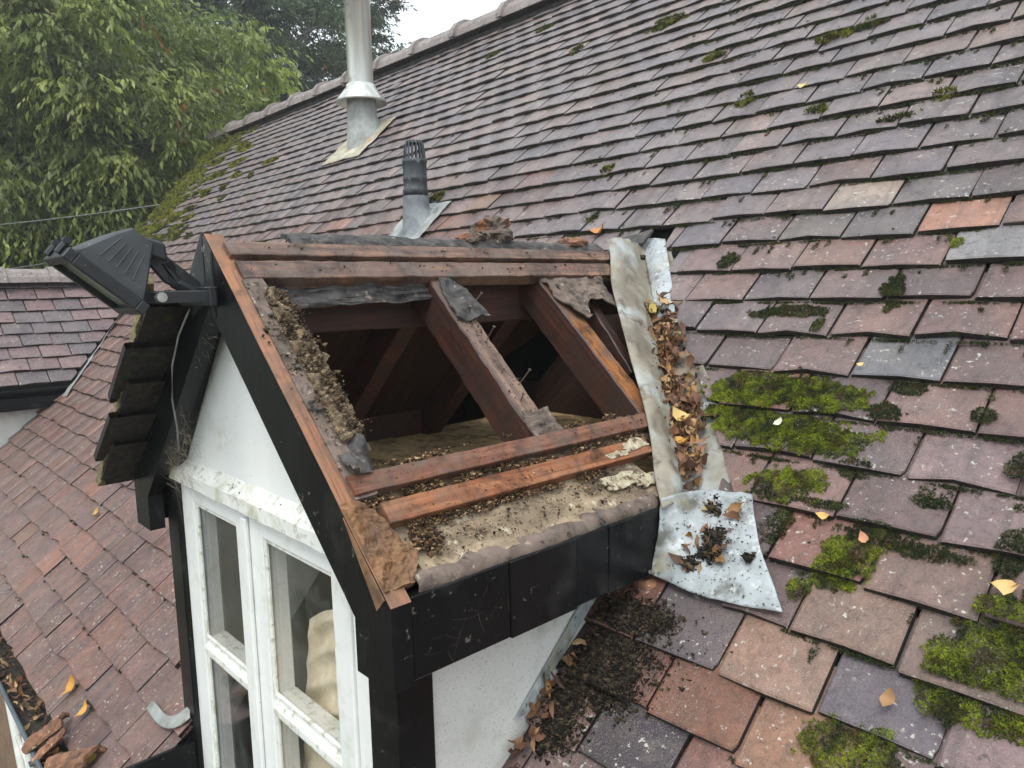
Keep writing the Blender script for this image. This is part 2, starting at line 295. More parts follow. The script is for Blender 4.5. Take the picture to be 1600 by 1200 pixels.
def glass_mat():
    m, nt, b = mat('dirty_window_glass'); n = NB(nt); o = [x for x in nt.nodes if x.type == 'OUTPUT_MATERIAL'][0]
    tr = nt.nodes.new('ShaderNodeBsdfTransparent'); gl = nt.nodes.new('ShaderNodeBsdfGlossy'); gl.inputs['Roughness'].default_value = .03
    lw = nt.nodes.new('ShaderNodeLayerWeight'); lw.inputs[0].default_value = .5; fr5 = n.math('MULTIPLY', n.math('POWER', lw.outputs['Facing'], 5.0), .96)
    mx = nt.nodes.new('ShaderNodeMixShader'); n.L(n.math('ADD', fr5, .05), mx.inputs[0]); n.L(tr.outputs[0], mx.inputs[1]); n.L(gl.outputs[0], mx.inputs[2])
    df = nt.nodes.new('ShaderNodeBsdfDiffuse'); df.inputs[0].default_value = sc((186, 190, 186)) + (1,)
    p = n.co(); fac = n.math('ADD', n.math('MULTIPLY', n.mr(n.noise(p, 190, 3, .7), .60, .68), .16), n.math('MULTIPLY', n.mr(n.noise(p, 9, 4, .6), .42, .75), .08))
    m2 = nt.nodes.new('ShaderNodeMixShader'); n.L(fac, m2.inputs[0]); n.L(mx.outputs[0], m2.inputs[1]); n.L(df.outputs[0], m2.inputs[2]); n.L(m2.outputs[0], o.inputs[0])
    nt.nodes.remove(b); return m
M['glass'] = glass_mat()
M['lampglass'] = simple('dusty_lamp_glass', sc((120, 124, 114)), sc((150, 154, 142)), 12, .25, .05)
def attr_mat(name, rough=.7, transl=0., spec=.3, bumpn=0):
    m, nt, b = mat(name); n = NB(nt); a = nt.nodes.new('ShaderNodeAttribute'); a.attribute_name = 'tint'
    n.L(a.outputs['Color'], b.inputs['Base Color']); b.inputs['Roughness'].default_value = rough; b.inputs['Specular IOR Level'].default_value = spec
    if transl:
        o = [x for x in nt.nodes if x.type == 'OUTPUT_MATERIAL'][0]; t = nt.nodes.new('ShaderNodeBsdfTranslucent'); n.L(n.mix(1, a.outputs['Color'], (1.0, 1.15, .55), 'MULTIPLY'), t.inputs[0])
        mx = nt.nodes.new('ShaderNodeMixShader'); mx.inputs[0].default_value = transl; n.L(b.outputs[0], mx.inputs[1]); n.L(t.outputs[0], mx.inputs[2]); n.L(mx.outputs[0], o.inputs[0])
    return m
M['leaf'] = attr_mat('tree_leaf', .5, .35, .4); M['moss'] = attr_mat('moss_blade', .85, .2, .2); M['litter'] = attr_mat('dry_leaf', .6, .15, .4)
M['bark'] = simple('grey_bark', sc((92, 88, 80)), sc((140, 136, 126)), 14, .9, .5)
def np_obj(name, V, F, col, m, parent=None, kind=None, smooth=False):
    me = bpy.data.meshes.new(name); V = np.asarray(V, np.float32); F = np.asarray(F, np.int32); k = F.shape[1]
    me.vertices.add(len(V)); me.vertices.foreach_set('co', V.ravel()); me.loops.add(F.size); me.loops.foreach_set('vertex_index', F.ravel())
    me.polygons.add(len(F)); me.polygons.foreach_set('loop_start', np.arange(0, F.size, k, dtype=np.int32)); me.polygons.foreach_set('loop_total', np.full(len(F), k, np.int32))
    me.update(calc_edges=True); me.validate()
    if col is not None:
        a = me.attributes.new('tint', 'FLOAT_COLOR', 'POINT'); C4 = np.ones((len(V), 4), np.float32); C4[:, :np.asarray(col).shape[1]] = col; a.data.foreach_set('color', C4.ravel())
    me.materials.append(m); o = bpy.data.objects.new(name, me); COL.objects.link(o); setparent(o, parent)
    if smooth: me.polygons.foreach_set('use_smooth', [True] * len(F))
    if kind: o['kind'] = kind
    return o
# ================================================================== setting: ground
GZ = -3.3
o = obj('ground', [(-260, -260, GZ), (260, -260, GZ), (260, 260, GZ), (-260, 260, GZ)], [(0, 1, 2, 3)], M['ground']); o['kind'] = 'structure'; o['label'] = 'brown and green garden ground far below the roof'
# ================================================================== main roof
EAVE_S = -8 * G; RIDGE_S = 2.72 / CP; XR = 2.2
def XV(s): return -7.7 - max(s * CP - 1.5, -2.2) * .7          # skewed far verge
roof = empty('tiled_roof', (-2.5, -.64, -.6), 'large pitched roof of weathered pink and grey plain clay tiles behind the stripped dormer', 'roof')
XA, XB = -1.40, -.46           # cut out for the dormer
def slab(poly, h0, h1):
    n = len(poly); V = [RP(x, s, h0) for x, s in poly] + [RP(x, s, h1) for x, s in poly]
    return V, [tuple(range(n)), tuple(range(2 * n - 1, n - 1, -1))] + [(i, (i + 1) % n, n + (i + 1) % n, n + i) for i in range(n)]
mb = MB(); e0 = EAVE_S + .02; sv = .80 / CP
for poly in ([(XV(e0), e0), (XA, e0), (XA, RIDGE_S), (XV(RIDGE_S), RIDGE_S)], [(XB, e0), (XR, e0), (XR, RIDGE_S), (XB, RIDGE_S)], [(XA, sv), (XB, sv), (XB, RIDGE_S), (XA, RIDGE_S)]):
    mb.add(*slab(poly, -.062, -.085))
bk = MB(); mb.out('underlay', M['deck'], roof)
zr = 2.72 * SP / CP
bs = MB(); bs.prism([(-8.6, 2.72, zr - .06), (XR, 2.72, zr - .06), (XR, 6.1, -.62), (-7.7, 6.1, -.62)], (0, 0, -.05)); bs.out('rear_slope', M['deck'], roof)
# tiles
def tile_variants(n):
    out = []
    for k in range(n):
        rr = random.Random(k); w = TW - .0035 - rr.random() * .0035; L = .2; th = .0130; b = .0035
        xs = [-w / 2, -w / 2 + b, -.01 + .02 * rr.random(), w / 2 - b, w / 2]; ys = [0, b, L * .45, L]
        cam_ = .0012 + rr.random() * .003; tw = (rr.random() - .5) * .006
        V = []; F = []
        ej = [(rr.random() - .5) * .0045 for _ in xs]
        if k % 4 == 1: ej[0] += .010 + .008 * rr.random()
        if k % 5 == 2: ej[4] += .008 + .012 * rr.random()
        if k % 6 == 3: ej[2] += .007
        for j, y in enumerate(ys):
            for i, x in enumerate(xs):
                z = cam_ * (1 - (2 * x / w) ** 2) + tw * x / w * (1 - y / L)
                if i in (0, 4): z -= b * .55
                if j == 0: z -= b * .6
                V.append((x, y + (ej[i] if j < 2 else 0), z))
        for j in range(3):
            for i in range(4): a = j * 5 + i; F.append((a, a + 1, a + 6, a + 5))
        base = len(V)
        for i in range(5): V.append((V[i][0], V[i][1] + .001, V[i][2] - th))
        for i in range(4): F.append((i + 1, i, base + i, base + i + 1))
        V.append((xs[0], L, V[15][2] - th)); V.append((xs[4], L, V[19][2] - th)); c0, c1 = base + 5, base + 6
        F += [(0, 5, c0, base), (5, 10, 15, c0), (9, 4, base + 4, c1), (14, 9, c1, 19)]
        F.append((base, c0, c1, base + 4))
        out.append((np.array(V), F))
    return out
TV = tile_variants(16)
TME = [mkmesh('roof_tile', V, F, [M['tile'], M['edge']], [0] * 12 + [1] * (len(F) - 12)) for V, F in TV]
TILT = math.atan(.0140 / G)
def tile_mat4(O, ex, ey, ez, a, s, rr, amp=1.):
    """pose of a tile: a across, s up the slope to its lower edge"""
    q = O + a * ex + s * ey
    wav = .005 * ns(q, 2.2, 1) + .003 * ns(q, 7, 2)
    h = (wav + (rr.random() - .5) * .0035) * amp; ds = (.010 * ns(q, 2.6, 4) + .006 * ns(q, 9, 6) + (rr.random() - .5) * .007) * amp
    rz = (rr.random() - .5) * .03 * amp; rx = -TILT + (rr.random() - .5) * .02; ry = (rr.random() - .5) * .02 * amp
    B = Matrix(((ex[0], ey[0], ez[0]), (ex[1], ey[1], ez[1]), (ex[2], ey[2], ez[2]))).to_4x4()
    p = q + ds * ey + h * ez
    return Matrix.Translation(Vector(p)) @ B @ Matrix.Rotation(rz, 4, 'Z') @ Matrix.Rotation(ry, 4, 'Y') @ Matrix.Rotation(rx, 4, 'X')
def pick(rr, pal):
    t = rr.random() * sum(w for _, w in pal)
    for c, w in pal:
        t -= w
        if t <= 0: return c
    return pal[-1][0]
PALR = [(sc((130, 110, 105)), 4), (sc((123, 105, 101)), 4), (sc((115, 102, 101)), 3), (sc((134, 110, 100)), 2), (sc((108, 99, 100)), 1.6), (sc((142, 108, 94)), .7), (sc((98, 89, 90)), .6)]
PALU = [(sc((126, 116, 115)), 4), (sc((119, 110, 111)), 4), (sc((128, 114, 110)), 3), (sc((112, 105, 108)), 2), (sc((132, 116, 109)), 1.2), (sc((105, 98, 99)), .8)]
PALL = [(sc((112, 93, 91)), 4), (sc((104, 91, 91)), 4), (sc((118, 93, 87)), 2.2), (sc((97, 89, 91)), 3), (sc((130, 102, 88)), .8), (sc((128, 107, 86)), .5), (sc((152, 110, 95)), .3), (sc((84, 77, 79)), 1.4)]
OVR = {(0, 0): (120, 110, 118), (0, -2): (168, 134, 116), (0, 2): (146, 122, 124), (0, -4): (112, 100, 104), (1, -1): (152, 124, 110), (1, 1): (140, 118, 108), (4, 0): (152, 128, 128), (6, -2): (124, 124, 128),
       (10, -2): (196, 142, 118), (10, -4): (122, 114, 116), (10, -6): (132, 122, 118), (11, -5): (176, 160, 148), (11, -3): (128, 120, 122), (9, -1): (160, 160, 164), (-1, -3): (144, 98, 76), (-1, -1): (164, 124, 100), (-2, -4): (72, 62, 72),
       (-2, -2): (156, 116, 106), (-1, -5): (136, 84, 70), (0, -6): (120, 68, 54), (1, -5): (168, 92, 62), (-3, -3): (166, 90, 60), (2, -2): (158, 110, 98), (2, 0): (146, 118, 108), (3, 1): (146, 122, 122), (-1, 1): (134, 114, 112), (1, 3): (128, 122, 126)}
def desat(c, k=.78):
    g_ = sum(c) / 3; return tuple(g_ + (v - g_) * k for v in c)
def tcol(x, c, rr):
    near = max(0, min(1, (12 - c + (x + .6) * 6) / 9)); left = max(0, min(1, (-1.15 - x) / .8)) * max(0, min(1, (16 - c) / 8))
    t = rr.random()
    if t < left: col = pick(rr, PALL)
    elif rr.random() < near: col = pick(rr, PALR)
    else: col = pick(rr, PALU)
    j = .92 + .16 * rr.random()
    nr = max(near, left); tone = [a * nr + b_ * (1 - nr) for a, b_ in zip((.86, .72, .71), (.98, .97, 1.02))]  # upper tiles tinted cooler and lighter, painting sky reflection into their colour
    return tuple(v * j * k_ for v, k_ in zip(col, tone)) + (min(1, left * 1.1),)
CUT = [(.20, -.22), (.241, -.275), (.436, -.475), (.619, -.685), (.85, -.885)]      # (Y, X) right edge of the open valley
def xcut(Y):
    if Y < CUT[0][0]: return None
    for (a, xa), (b, xb) in zip(CUT, CUT[1:]):
        if Y <= b: return xa + (xb - xa) * (Y - a) / (b - a)
    return None
tiles = []      # (matrix, variant, colour, x, c, cutspec)
for c in range(-8, int(RIDGE_S / G)):
    s = c * G; Yc = (s + .05) * CP
    off = 0 if c % 2 == 0 else .0825
    k0 = int(math.floor((XV(s) - off) / TW)); k1 = int((XR - off) / TW)
    for k in range(k0, k1 + 1):
        xl = k * TW + off; x = xl + TW / 2; rr = random.Random((c + 50) * 7919 + k * 104729)
        if x < XV(s + .05) or x > XR: continue
        cut = None
        if Yc < .845:
            zc = Yc * SP / CP
            if zc > .10:      # beside the dormer valleys
                half = max((DZ - zc) / (DS / DC), 0)
                xr = xcut(Yc); xr = DX + half + .06 if xr is None else xr
                xlft = DX - half - .06
                if xlft < x < xr and not (xl + TW > xr + .012): continue
                if xl < xr < xl + TW and x > DX: cut = ('R', xcut(s * CP + .0) or xr, xcut((s + .2) * CP) or xr)
                elif DX - .9 < x < DX and xl + TW > xlft + .05 and x > xlft: continue
            else:
                if Yc > -.44:
                    if -1.40 < x < -.445 and not xl + TW > -.445 + .015: continue
                    if xl < -.445 < xl + TW: cut = ('R', -.448, -.448)
                    if xl < -1.39 < xl + TW: cut = ('L', -1.392, -1.392)
                else:
                    if -1.345 < xl and xl + TW < -.40: continue
                    if xl < -1.345 < xl + TW: cut = ('L', -1.345, -1.345)
                    if xl < -.44 < xl + TW: cut = ('R', -.44, -.44)
        u = int(round(xl / .0825)); col = (tuple(v * .70 for v in desat(sc(OVR[(c, u)]), 1.0)) + (0.,)) if (c, u) in OVR else tcol(x, c, rr)
        # holes for the two pipes
        if abs(x + 2.34) < .1 and 1.33 < s < 1.52: continue
        if abs(x + 3.97) < .1 and 2.33 < s < 2.55: continue
        tiles.append((tile_mat4(np.zeros(3), EX, EY, EZ, x, s, rr), rr.randrange(len(TV)), col, x, s, c, cut))
def cut_tile(Mx, v, cut):
    V, F = TV[v]; bm = bmesh.new(); vs = [bm.verts.new(Mx @ Vector(p)) for p in V]
    for k_, f_ in enumerate(F): bm.faces.new([vs[i] for i in f_]).material_index = int(k_ >= 12)
    return bm
# rank tiles by the area they show
HID = [(300, 360), (960, 380), (1030, 470), (1140, 800), (1010, 900), (930, 945), (790, 1200), (305, 1200), (265, 830), (170, 740), (80, 400), (220, 350)]
def inpoly(p, poly):
    ins = False; n = len(poly); j = n - 1
    for i in range(n):
        xi, yi = poly[i]; xj, yj = poly[j]
        if (yi > p[1]) != (yj > p[1]) and p[0] < (xj - xi) * (p[1] - yi) / (yj - yi) + xi: ins = not ins
        j = i
    return ins
rank = []
for i, t in enumerate(tiles):
    P = np.array([RP(t[3] + a, t[4] + b_) for a, b_ in ((-.08, 0), (.08, 0), (.08, .1), (-.08, .1))]); q, z = project(P)
    if z.min() < .05: continue
    cq = q.mean(0)
    if not (-40 < cq[0] < 1640 and -20 < cq[1] < 1240) or inpoly(cq, HID): continue
    ar = abs(sum(q[k - 1][0] * q[k][1] - q[k][0] * q[k - 1][1] for k in range(4))) / 2; rank.append((ar, i))
rank.sort(reverse=True); solo = {i for _, i in rank[:285]}
jv, jf, jc, jm = [], [], [], []; nv = 0
rmt = Matrix.Translation(-Vector((-2.5, -.64, -.6)))
for i, (Mx, v, col, x, s, c, cut) in enumerate(tiles):
    if cut:
        bm = cut_tile(Mx, v, cut); side, xa, xb = cut
        p0 = Vector(RP(xa, s)); p1 = Vector(RP(xb, s + .2)); nrm = (p1 - p0).cross(Vector(EZ)).normalized()
        if (nrm.x > 0) == (side == 'R'): nrm = -nrm
        g = bm.verts[:] + bm.edges[:] + bm.faces[:]
        res = bmesh.ops.bisect_plane(bm, geom=g, dist=1e-5, plane_co=p0, plane_no=nrm, clear_outer=True)
        ed = [e for e in res['geom_cut'] if isinstance(e, bmesh.types.BMEdge)]
        try: bmesh.ops.holes_fill(bm, edges=[e for e in bm.edges if e.is_boundary], sides=12)
        except Exception: pass
        if len(bm.faces) > 3:
            if rank and i in {k for _, k in rank[:600]}:
                me = bpy.data.meshes.new('roof_tile'); bm.to_mesh(me); me.materials.append(M['tile']); me.materials.append(M['edge']); o = bpy.data.objects.new('roof_tile', me); COL.objects.link(o)
                o.color = col; setparent(o, roof)
            else:
                bmesh.ops.triangulate(bm, faces=bm.faces); bm.verts.index_update()
                jv.append(np.array([tuple(q.co) for q in bm.verts])); jf += [tuple(q.index + nv for q in f_.verts) for f_ in bm.faces]; jm += [f_.material_index for f_ in bm.faces]; jc.append(np.tile(col, (len(bm.verts), 1))); nv += len(bm.verts)
        bm.free(); continue
    if i in solo:
        o = bpy.data.objects.new('roof_tile', TME[v]); COL.objects.link(o); o.color = col; o.parent = roof; o.matrix_parent_inverse = rmt; o.matrix_basis = Mx
    else:
        V, F = TV[v]; A = np.array(Mx); W_ = V @ A[:3, :3].T + A[:3, 3]
        jv.append(W_); jc.append(np.tile(col, (len(V), 1)))
        for k_, f_ in enumerate(F):
            jm += [int(k_ >= 12)] * 2; jf.append((f_[0] + nv, f_[1] + nv, f_[2] + nv)); jf.append((f_[0] + nv, f_[2] + nv, f_[3] + nv))
        nv += len(V)
tco = np_obj('tile_courses', np.vstack(jv), jf, np.vstack(jc), M['tile_far'], roof, 'stuff'); tco.data.materials.append(M['edge']); tco.data.polygons.foreach_set('material_index', jm)
# ridge tiles
def ridge_run(parent, p0, p1, n, rad, m, lap=.03, name='ridge_tile', ang=False):
    p0, p1 = np.array(p0), np.array(p1); d = (p1 - p0) / n; L = np.linalg.norm(d); d /= L; sdv = np.cross(d, (0, 0, 1.))
    for i in range(n):
        rr = random.Random(i * 13 + n); a = p0 + d * (L * i - lap); b = p0 + d * (L * (i + 1))
        V = []; K = 9
        for pos, r0 in ((a, rad * 1.16), (a + d * .05, rad * 1.16), (a + d * .052, rad), (b, rad * .97)):
            for ri in (r0, r0 - .014):
                for k in range(K):
                    th = math.pi * (.02 + .96 * k / (K - 1)); V.append(pos + sdv * math.cos(th) * ri * 1.12 + np.array((0, 0, 1)) * (math.sin(th) * ri + (rr.random() - .5) * .003 + .006 * ns(pos, 3)))
        F = []
        for j in range(3):
            for k in range(K - 1):
                a0 = j * 2 * K + k; F.append((a0, a0 + 1, a0 + 2 * K + 1, a0 + 2 * K)); a1 = a0 + K; F.append((a1 + 2 * K, a1 + 2 * K + 1, a1 + 1, a1))
            for k in (0, K - 1): a0 = j * 2 * K + k; F.append((a0, a0 + K, a0 + 3 * K, a0 + 2 * K))
        for j in (0, 3):
            for k in range(K - 1): a0 = j * 2 * K + k; F.append((a0, a0 + 1, a0 + K + 1, a0 + K))
        fixn(obj(name, V, F, m, parent, smooth=False))
ridge_run(roof, (-8.55, 2.72, zr - .06), (XR, 2.72, zr - .06), 21, .138, M['ridge'])
mb = MB(); mb.tube([(-8.5, 2.64, zr - .085), (XR, 2.64, zr - .085)], .024, 6); mb.out('ridge_bedding', M['felt2'], roof)  # bedding coloured dark to draw the shadow line under the ridge tiles
# walls under the roof
wl_ = empty('house_wall', (-2.7, -.5, GZ), 'brown house wall under the eaves at lower left', 'wall')
mb = MB(); mb.box((-7.6, -.50, GZ), (-1.40, -.44, -.52)); mb.box((-.44, -.50, GZ), (XR, -.44, -.52)); mb.box((-1.40, -.46, GZ), (-.44, -.425, -.92)); mb.box((-7.66, -.5, GZ), (-7.6, 6., -.6)); mb.box((XR - .06, -.44, GZ), (XR, 6., -.6)); mb.box((-7.6, 5.9, GZ), (XR, 6., -.6))
mb.out('brickwork', M['brick'], wl_)
for x in (-7.55, XR - .02):
    mb = MB(); mb.prism([(x, -.45, -.55), (x, 5.9, -.6), (x, 2.72, zr - .1)], (.05, 0, 0)); mb.out('gable_wall', M['brick'], wl_)
# ================================================================== dormer
YG = -.432; YB = -.49        # gable wall face, bargeboard face
dor = empty('dormer', (DX, -.1, -.4), 'stripped wooden dormer with black bargeboards, white gable and rotten bare rafters', 'dormer')
SLR = np.array((DC, 0, -DS)); NR = np.array((DS, 0, DC)); YV = np.array((0, 1., 0))
SLL = np.array((-DC, 0, -DS)); NL = np.array((-DS, 0, DC))
def barge(side, name, mats, edge):
    fn = DR if side > 0 else DL
    def P(x, z): return np.array((DX + side * (x), YB, z))
    bw = .133
    # plumb cut foot, horizontal bottom
    xo = .556; zt = DZ - xo * DS / DC
    pts = [P(0, DZ), P(xo, zt), P(xo, .076), P(xo - .095, .076), P(xo - .095, DZ - bw - (xo - .095) * DS / DC), P(0, DZ - bw)]
    n = 14; mb = MB()
    # refined outer edge so the top can wander a little
    top = [pts[0] + (pts[1] - pts[0]) * k / n for k in range(n + 1)]
    top = [p + np.array((0, 0, .0025 * ns(p, 18, 3) if 0 < k < n else 0)) for k, p in enumerate(top)]
    poly = top + pts[2:]
    mb.prism(poly, (0, .034, 0), 0, [edge] * n + [0] * (len(poly) - n))
    return mb.out(name, mats, dor)
b = barge(1, 'bargeboard', [M['black'], M['doredge']], 1); b['label'] = 'black bargeboard with bare orange top edge'
b = barge(-1, 'bargeboard', [M['black'], M['blackw']], 1); b['label'] = 'black bargeboard under the tiled slope'
# grey weathered apex cap, two plumb pieces
mb = MB(); mb.prism([(DX - .002, YB - .004, DZ + .002), (DX - .075, YB - .004, DZ - .072), (DX - .075, YB - .004, DZ - .15), (DX - .002, YB - .004, DZ - .115)], (0, .02, 0)); mb.out('apex_plate', M['blackw'], dor)
mb = MB(); mb.prism([(DX + .002, YB - .003, DZ - .004), (DX + .03, YB - .003, DZ - .034), (DX + .03, YB - .003, DZ - .15), (DX + .002, YB - .003, DZ - .12)], (0, .02, 0)); mb.out('apex_plate', M['blackw'], dor)
# inner frieze board on the left
mb = MB(); mb.prism([(DX - .05, YG - .02, DZ - .115), (DX - .45, YG - .02, DZ - .115 - .40 * DS / DC), (DX - .45, YG - .02, .24), (DX - .36, YG - .02, .24), (DX - .09, YG - .02, .555), (DX - .05, YG - .02, .57)], (0, .018, 0)); mb.out('frieze_board', M['black'], dor)
mb = MB(); mb.prism([(DX + .05, YG - .012, DZ - .13), (DX + .42, YG - .012, DZ - .13 - .37 * DS / DC), (DX + .42, YG - .012, .22), (DX + .36, YG - .012, .22), (DX + .04, YG - .012, .56)], (0, .01, 0)); mb.out('frieze_board', M['black'], dor)
# eaves boxes: fascia of short vertical boards
ys = [-.455, -.27, -.115, -.03, .118]
for i, (a, c_) in enumerate(zip(ys, ys[1:])):
    mb = MB(); z1 = .205; ex = random.Random(i).random() * .003
    mb.box((-.385, a + .0006, .079 + ex), (-.360 - ex, c_ - .0006, z1)); mb.out('fascia_board', M['black'], dor, bevel=.0015)
mb = MB(); mb.box((-.445, -.45, .085), (-.387, .11, .097)); mb.out('soffit', M['black'], dor)
mb = MB(); mb.box((DX * 2 + .36, -.455, .079), (DX * 2 + .385, .118, .20)); mb.out('fascia_board', M['black'], dor)
# cheeks
for xc, xo in ((-.449, -.475), (DX * 2 + .449, DX * 2 + .475)):
    mb = MB(); mb.prism([(xc, YG + .02, -1.0), (xc, YG + .02, .15), (xc, .17, .15), (xc, .02, -.03), (xc, YG + .05, -.5), (xc, YG + .05, -1.0)], (xo - xc, 0, 0)); mb.out('cheek', M['render'], dor)
# lead soaker along the cheek foot
mb = MB(); mb.prism([(-.444, .03, .075), (-.444, .055, .055), (-.444, -.16, -.125), (-.444, -.19, -.125)], (.003, 0, 0)); mb.out('soaker', M['zincp'], dor)
# posts
mb = MB(); mb.box((-.527, YG, -1.0), (-.442, -.364, .15)); mb.out('corner_post', M['black'], dor, bevel=.003)
mb = MB(); mb.box((-1.400, -.442, -.9), (-1.326, -.364, .25)); mb.out('corner_post', M['black'], dor, bevel=.003)
# gable panel
mb = MB(); mb.prism([(DX - .43, YG, .235), (DX + .43, YG, .235), (DX + .43, YG, .27), (DX, YG, .70), (DX - .43, YG, .27)], (0, .02, 0)); mb.out('gable_panel', M['white'], dor)
# window head ledge with sloping dirty top
V = []; F = []; n = 30
for i in range(n + 1):
    x = -1.345 + (.815) * i / n
    for y, z in ((YG + .002, .262), (-.446, .240), (-.455, .234), (-.455, .207), (YG + .002, .207)):
        V.append((x, y + .002 * ns((x, y, z), 30), z + .0015 * ns((x, y, z), 40, 2)))
for i in range(n):
    for j in range(5): F.append((i * 5 + j, i * 5 + (j + 1) % 5, i * 5 + 5 + (j + 1) % 5, i * 5 + 5 + j))
F += [(0, 1, 2, 3, 4), tuple(n * 5 + j for j in range(5))]
fixn(obj('head_ledge', V, F, [M['whited']], dor))
# outer window frame
mb = MB(); mb.box((-1.326, -.430, -.93), (-1.295, -.36, .206)); mb.box((-.566, -.430, -.93), (-.527, -.36, .206)); mb.box((-1.295, -.429, .19), (-.566, -.36, .206)); mb.box((-1.295, -.45, -.93), (-.566, -.36, -.88))
mb.out('window_frame', M['white'], dor, bevel=.002)
def casement(x0, x1, p0, p1):
    z0, z1 = -.88, .19; yf = -.436; yb = -.385; pz = [(.162, -.162), (-.196, -.52), (-.556, -.84)]
    mb = MB(); mb.box((x0, yf, z0), (p0, yb, z1)); mb.box((p1, yf, z0), (x1, yb, z1)); mb.box((p0, yf, pz[0][0]), (p1, yb, z1)); mb.box((p0, yf, z0), (p1, yb, pz[2][1]))
    cs = mb.out('casement', M['white'], dor, bevel=.003)
    for a, b_ in ((pz[0][1], pz[1][0]), (pz[1][1], pz[2][0])):
        bb = MB(); bb.prism([(p0, yf + .001, b_ + .012), (p0, yf + .001, b_), (p0, yb, b_), (p0, yb, a), (p0, yf + .02, a)], (p1 - p0, 0, 0)); bb.out('glazing_bar', M['whited'], cs)
    for a, b_ in pz:
        # putty fillets and pane
        pt = MB(); w = .009
        pt.box((p0, -.432, b_), (p0 + w, -.4245, a)); pt.box((p1 - w, -.432, b_), (p1, -.4245, a)); pt.box((p0 + w, -.432, a - w), (p1 - w, -.4245, a)); pt.box((p0 + w, -.432, b_), (p1 - w, -.4245, b_ + w)); pt.out('putty', M['whited'], cs, bevel=.002)
        g_ = MB(); g_.box((p0, -.424, b_), (p1, -.420, a)); g_.out('pane', M['glass'], cs)
    return cs
casement(-1.292, -.948, -1.236, -1.004); casement(-.944, -.568, -.884, -.620)
mb = MB(); mb.box((-.958, -.446, -.88), (-.934, -.4365, .19)); mb.out('cover_strip', M['white'], dor, bevel=.003)
# room behind the glass
mb = MB(); x0, x1, y0, y1, z0, z1 = -1.385, -.48, -.37, .9, -1.6, .06
for q in ([(x0, y1, z0), (x1, y1, z0), (x1, y1, z1), (x0, y1, z1)], [(x0, y0, z0), (x0, y1, z0), (x0, y1, z1), (x0, y0, z1)], [(x1, y0, z0), (x1, y1, z0), (x1, y1, z1), (x1, y0, z1)], [(x0, y0, z0), (x1, y0, z0), (x1, y1, z0), (x0, y1, z0)]): mb.add(q, [(0, 1, 2, 3)])
mb.out('room_lining', M['room'], dor)
# gathered curtain inside
V = []; F = []; n, m_ = 110, 24
for i in range(n + 1):
    b_ = i / n; z = .05 - b_ * .95
    for j in range(m_ + 1):
        u = j / m_; x = -.66 - u * (.20 + .17 * b_)
        fold = (.024 * abs(math.sin(b_ * 46 - u * 1.6)) + .003 * math.sin(b_ * 31 + u * 7)) * (1 - .8 * u ** 4)
        V.append((x, -.378 + fold * .8 + .015 * u * u, z - .07 * u * u))
for i in range(n):
    for j in range(m_): a = i * (m_ + 1) + j; F.append((a, a + 1, a + m_ + 2, a + m_ + 1))
o = obj('curtain', V, F, M['curtain'], None, smooth=True); tag(o, 'bunched beige curtain behind the right-hand dormer window pane', 'curtain')
# ---- roof carcass
ZC = .20
mb = MB()
for i in range(7):
    a = -.40 + i * .19; bb = MB(); bb.box((-1.38, a, ZC - .02), (-.50, a + .186, ZC + .002 * (i % 3))); bb.out('ceiling_board', M['ceil'], dor)
beam('ridge_board', (DX, -.455, DZ - .035), (DX, .80, DZ - .035), (1, 0, 0), .03, (0, 0, 1), .155, M['ridgeb'], dor, 16)
for y in (-.40, -.025, .30):      # rafters of the tiled side
    beam('rafter', DL(y, .02, -.045), DL(y, .73, -.045), YV, .05, NL, .07, M['ridgeb'], dor, 10)
beam('wall_plate', (-1.36, -.42, .31), (-1.36, .30, .31), (1, 0, 0), .05, (0, 0, 1), .11, M['rafter'], dor, 8)
beam('wall_plate', (-.455, -.42, .245), (-.455, .20, .245), (1, 0, 0), .05, (0, 0, 1), .08, M['rafter'], dor, 8)
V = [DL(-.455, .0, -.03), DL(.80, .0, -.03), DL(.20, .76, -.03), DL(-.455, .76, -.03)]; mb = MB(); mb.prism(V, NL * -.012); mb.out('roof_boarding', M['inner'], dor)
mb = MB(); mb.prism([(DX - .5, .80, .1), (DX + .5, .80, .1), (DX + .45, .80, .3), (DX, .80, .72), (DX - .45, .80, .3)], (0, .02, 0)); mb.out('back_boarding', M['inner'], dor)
r1 = beam('rafter', DR(-.027, .07, -.004), DR(-.027, .575, -.004), YV, .056, NR, .082, [M['rafter'], M['raftop']], dor, 36, .0025, .003, 3, 1); r1['label'] = 'dark red rafter with nails standing in its grey top'
r2 = beam('rafter', DR(.302, .07, -.006), DR(.302, .575, -.006), YV, .055, NR, .086, [M['rafter'], M['rafraw']], dor, 36, .0025, .003, 8, 1); r2['label'] = 'dark red rafter with rotten orange top edge'
beam('rafter', DR(-.43, .07, -.02), DR(-.43, .74, -.02), YV, .05, NR, .08, [M['rafter']], dor, 10)
beam('jack_rafter', DR(.46, .1, -.03), DR(.40, .42, -.03), YV, .03, NR, .06, [M['rafter']], dor, 10, .004)
# battens
beam('batten', DR(-.467, .050, .012), DR(.600, .050, .012), SLR, .036, NR, .024, [M['dtop']], dor, 60, .0016, .0015, 1)
beam('batten', DR(-.462, .102, .008), DR(.565, .102, .008), SLR, .046, NR, .03, [M['dtop']], dor, 60, .0018, .0015, 2)
beam('batten', DR(-.464, .578, .012), DR(.262, .578, .012), SLR, .034, NR, .024, [M['dred']], dor, 50, .0008, .0012, 3)
beam('batten', DR(-.432, .635, .010), DR(.205, .635, .010), SLR, .037, NR, .026, [M['dor']], dor, 50, .0008, .0012, 4)
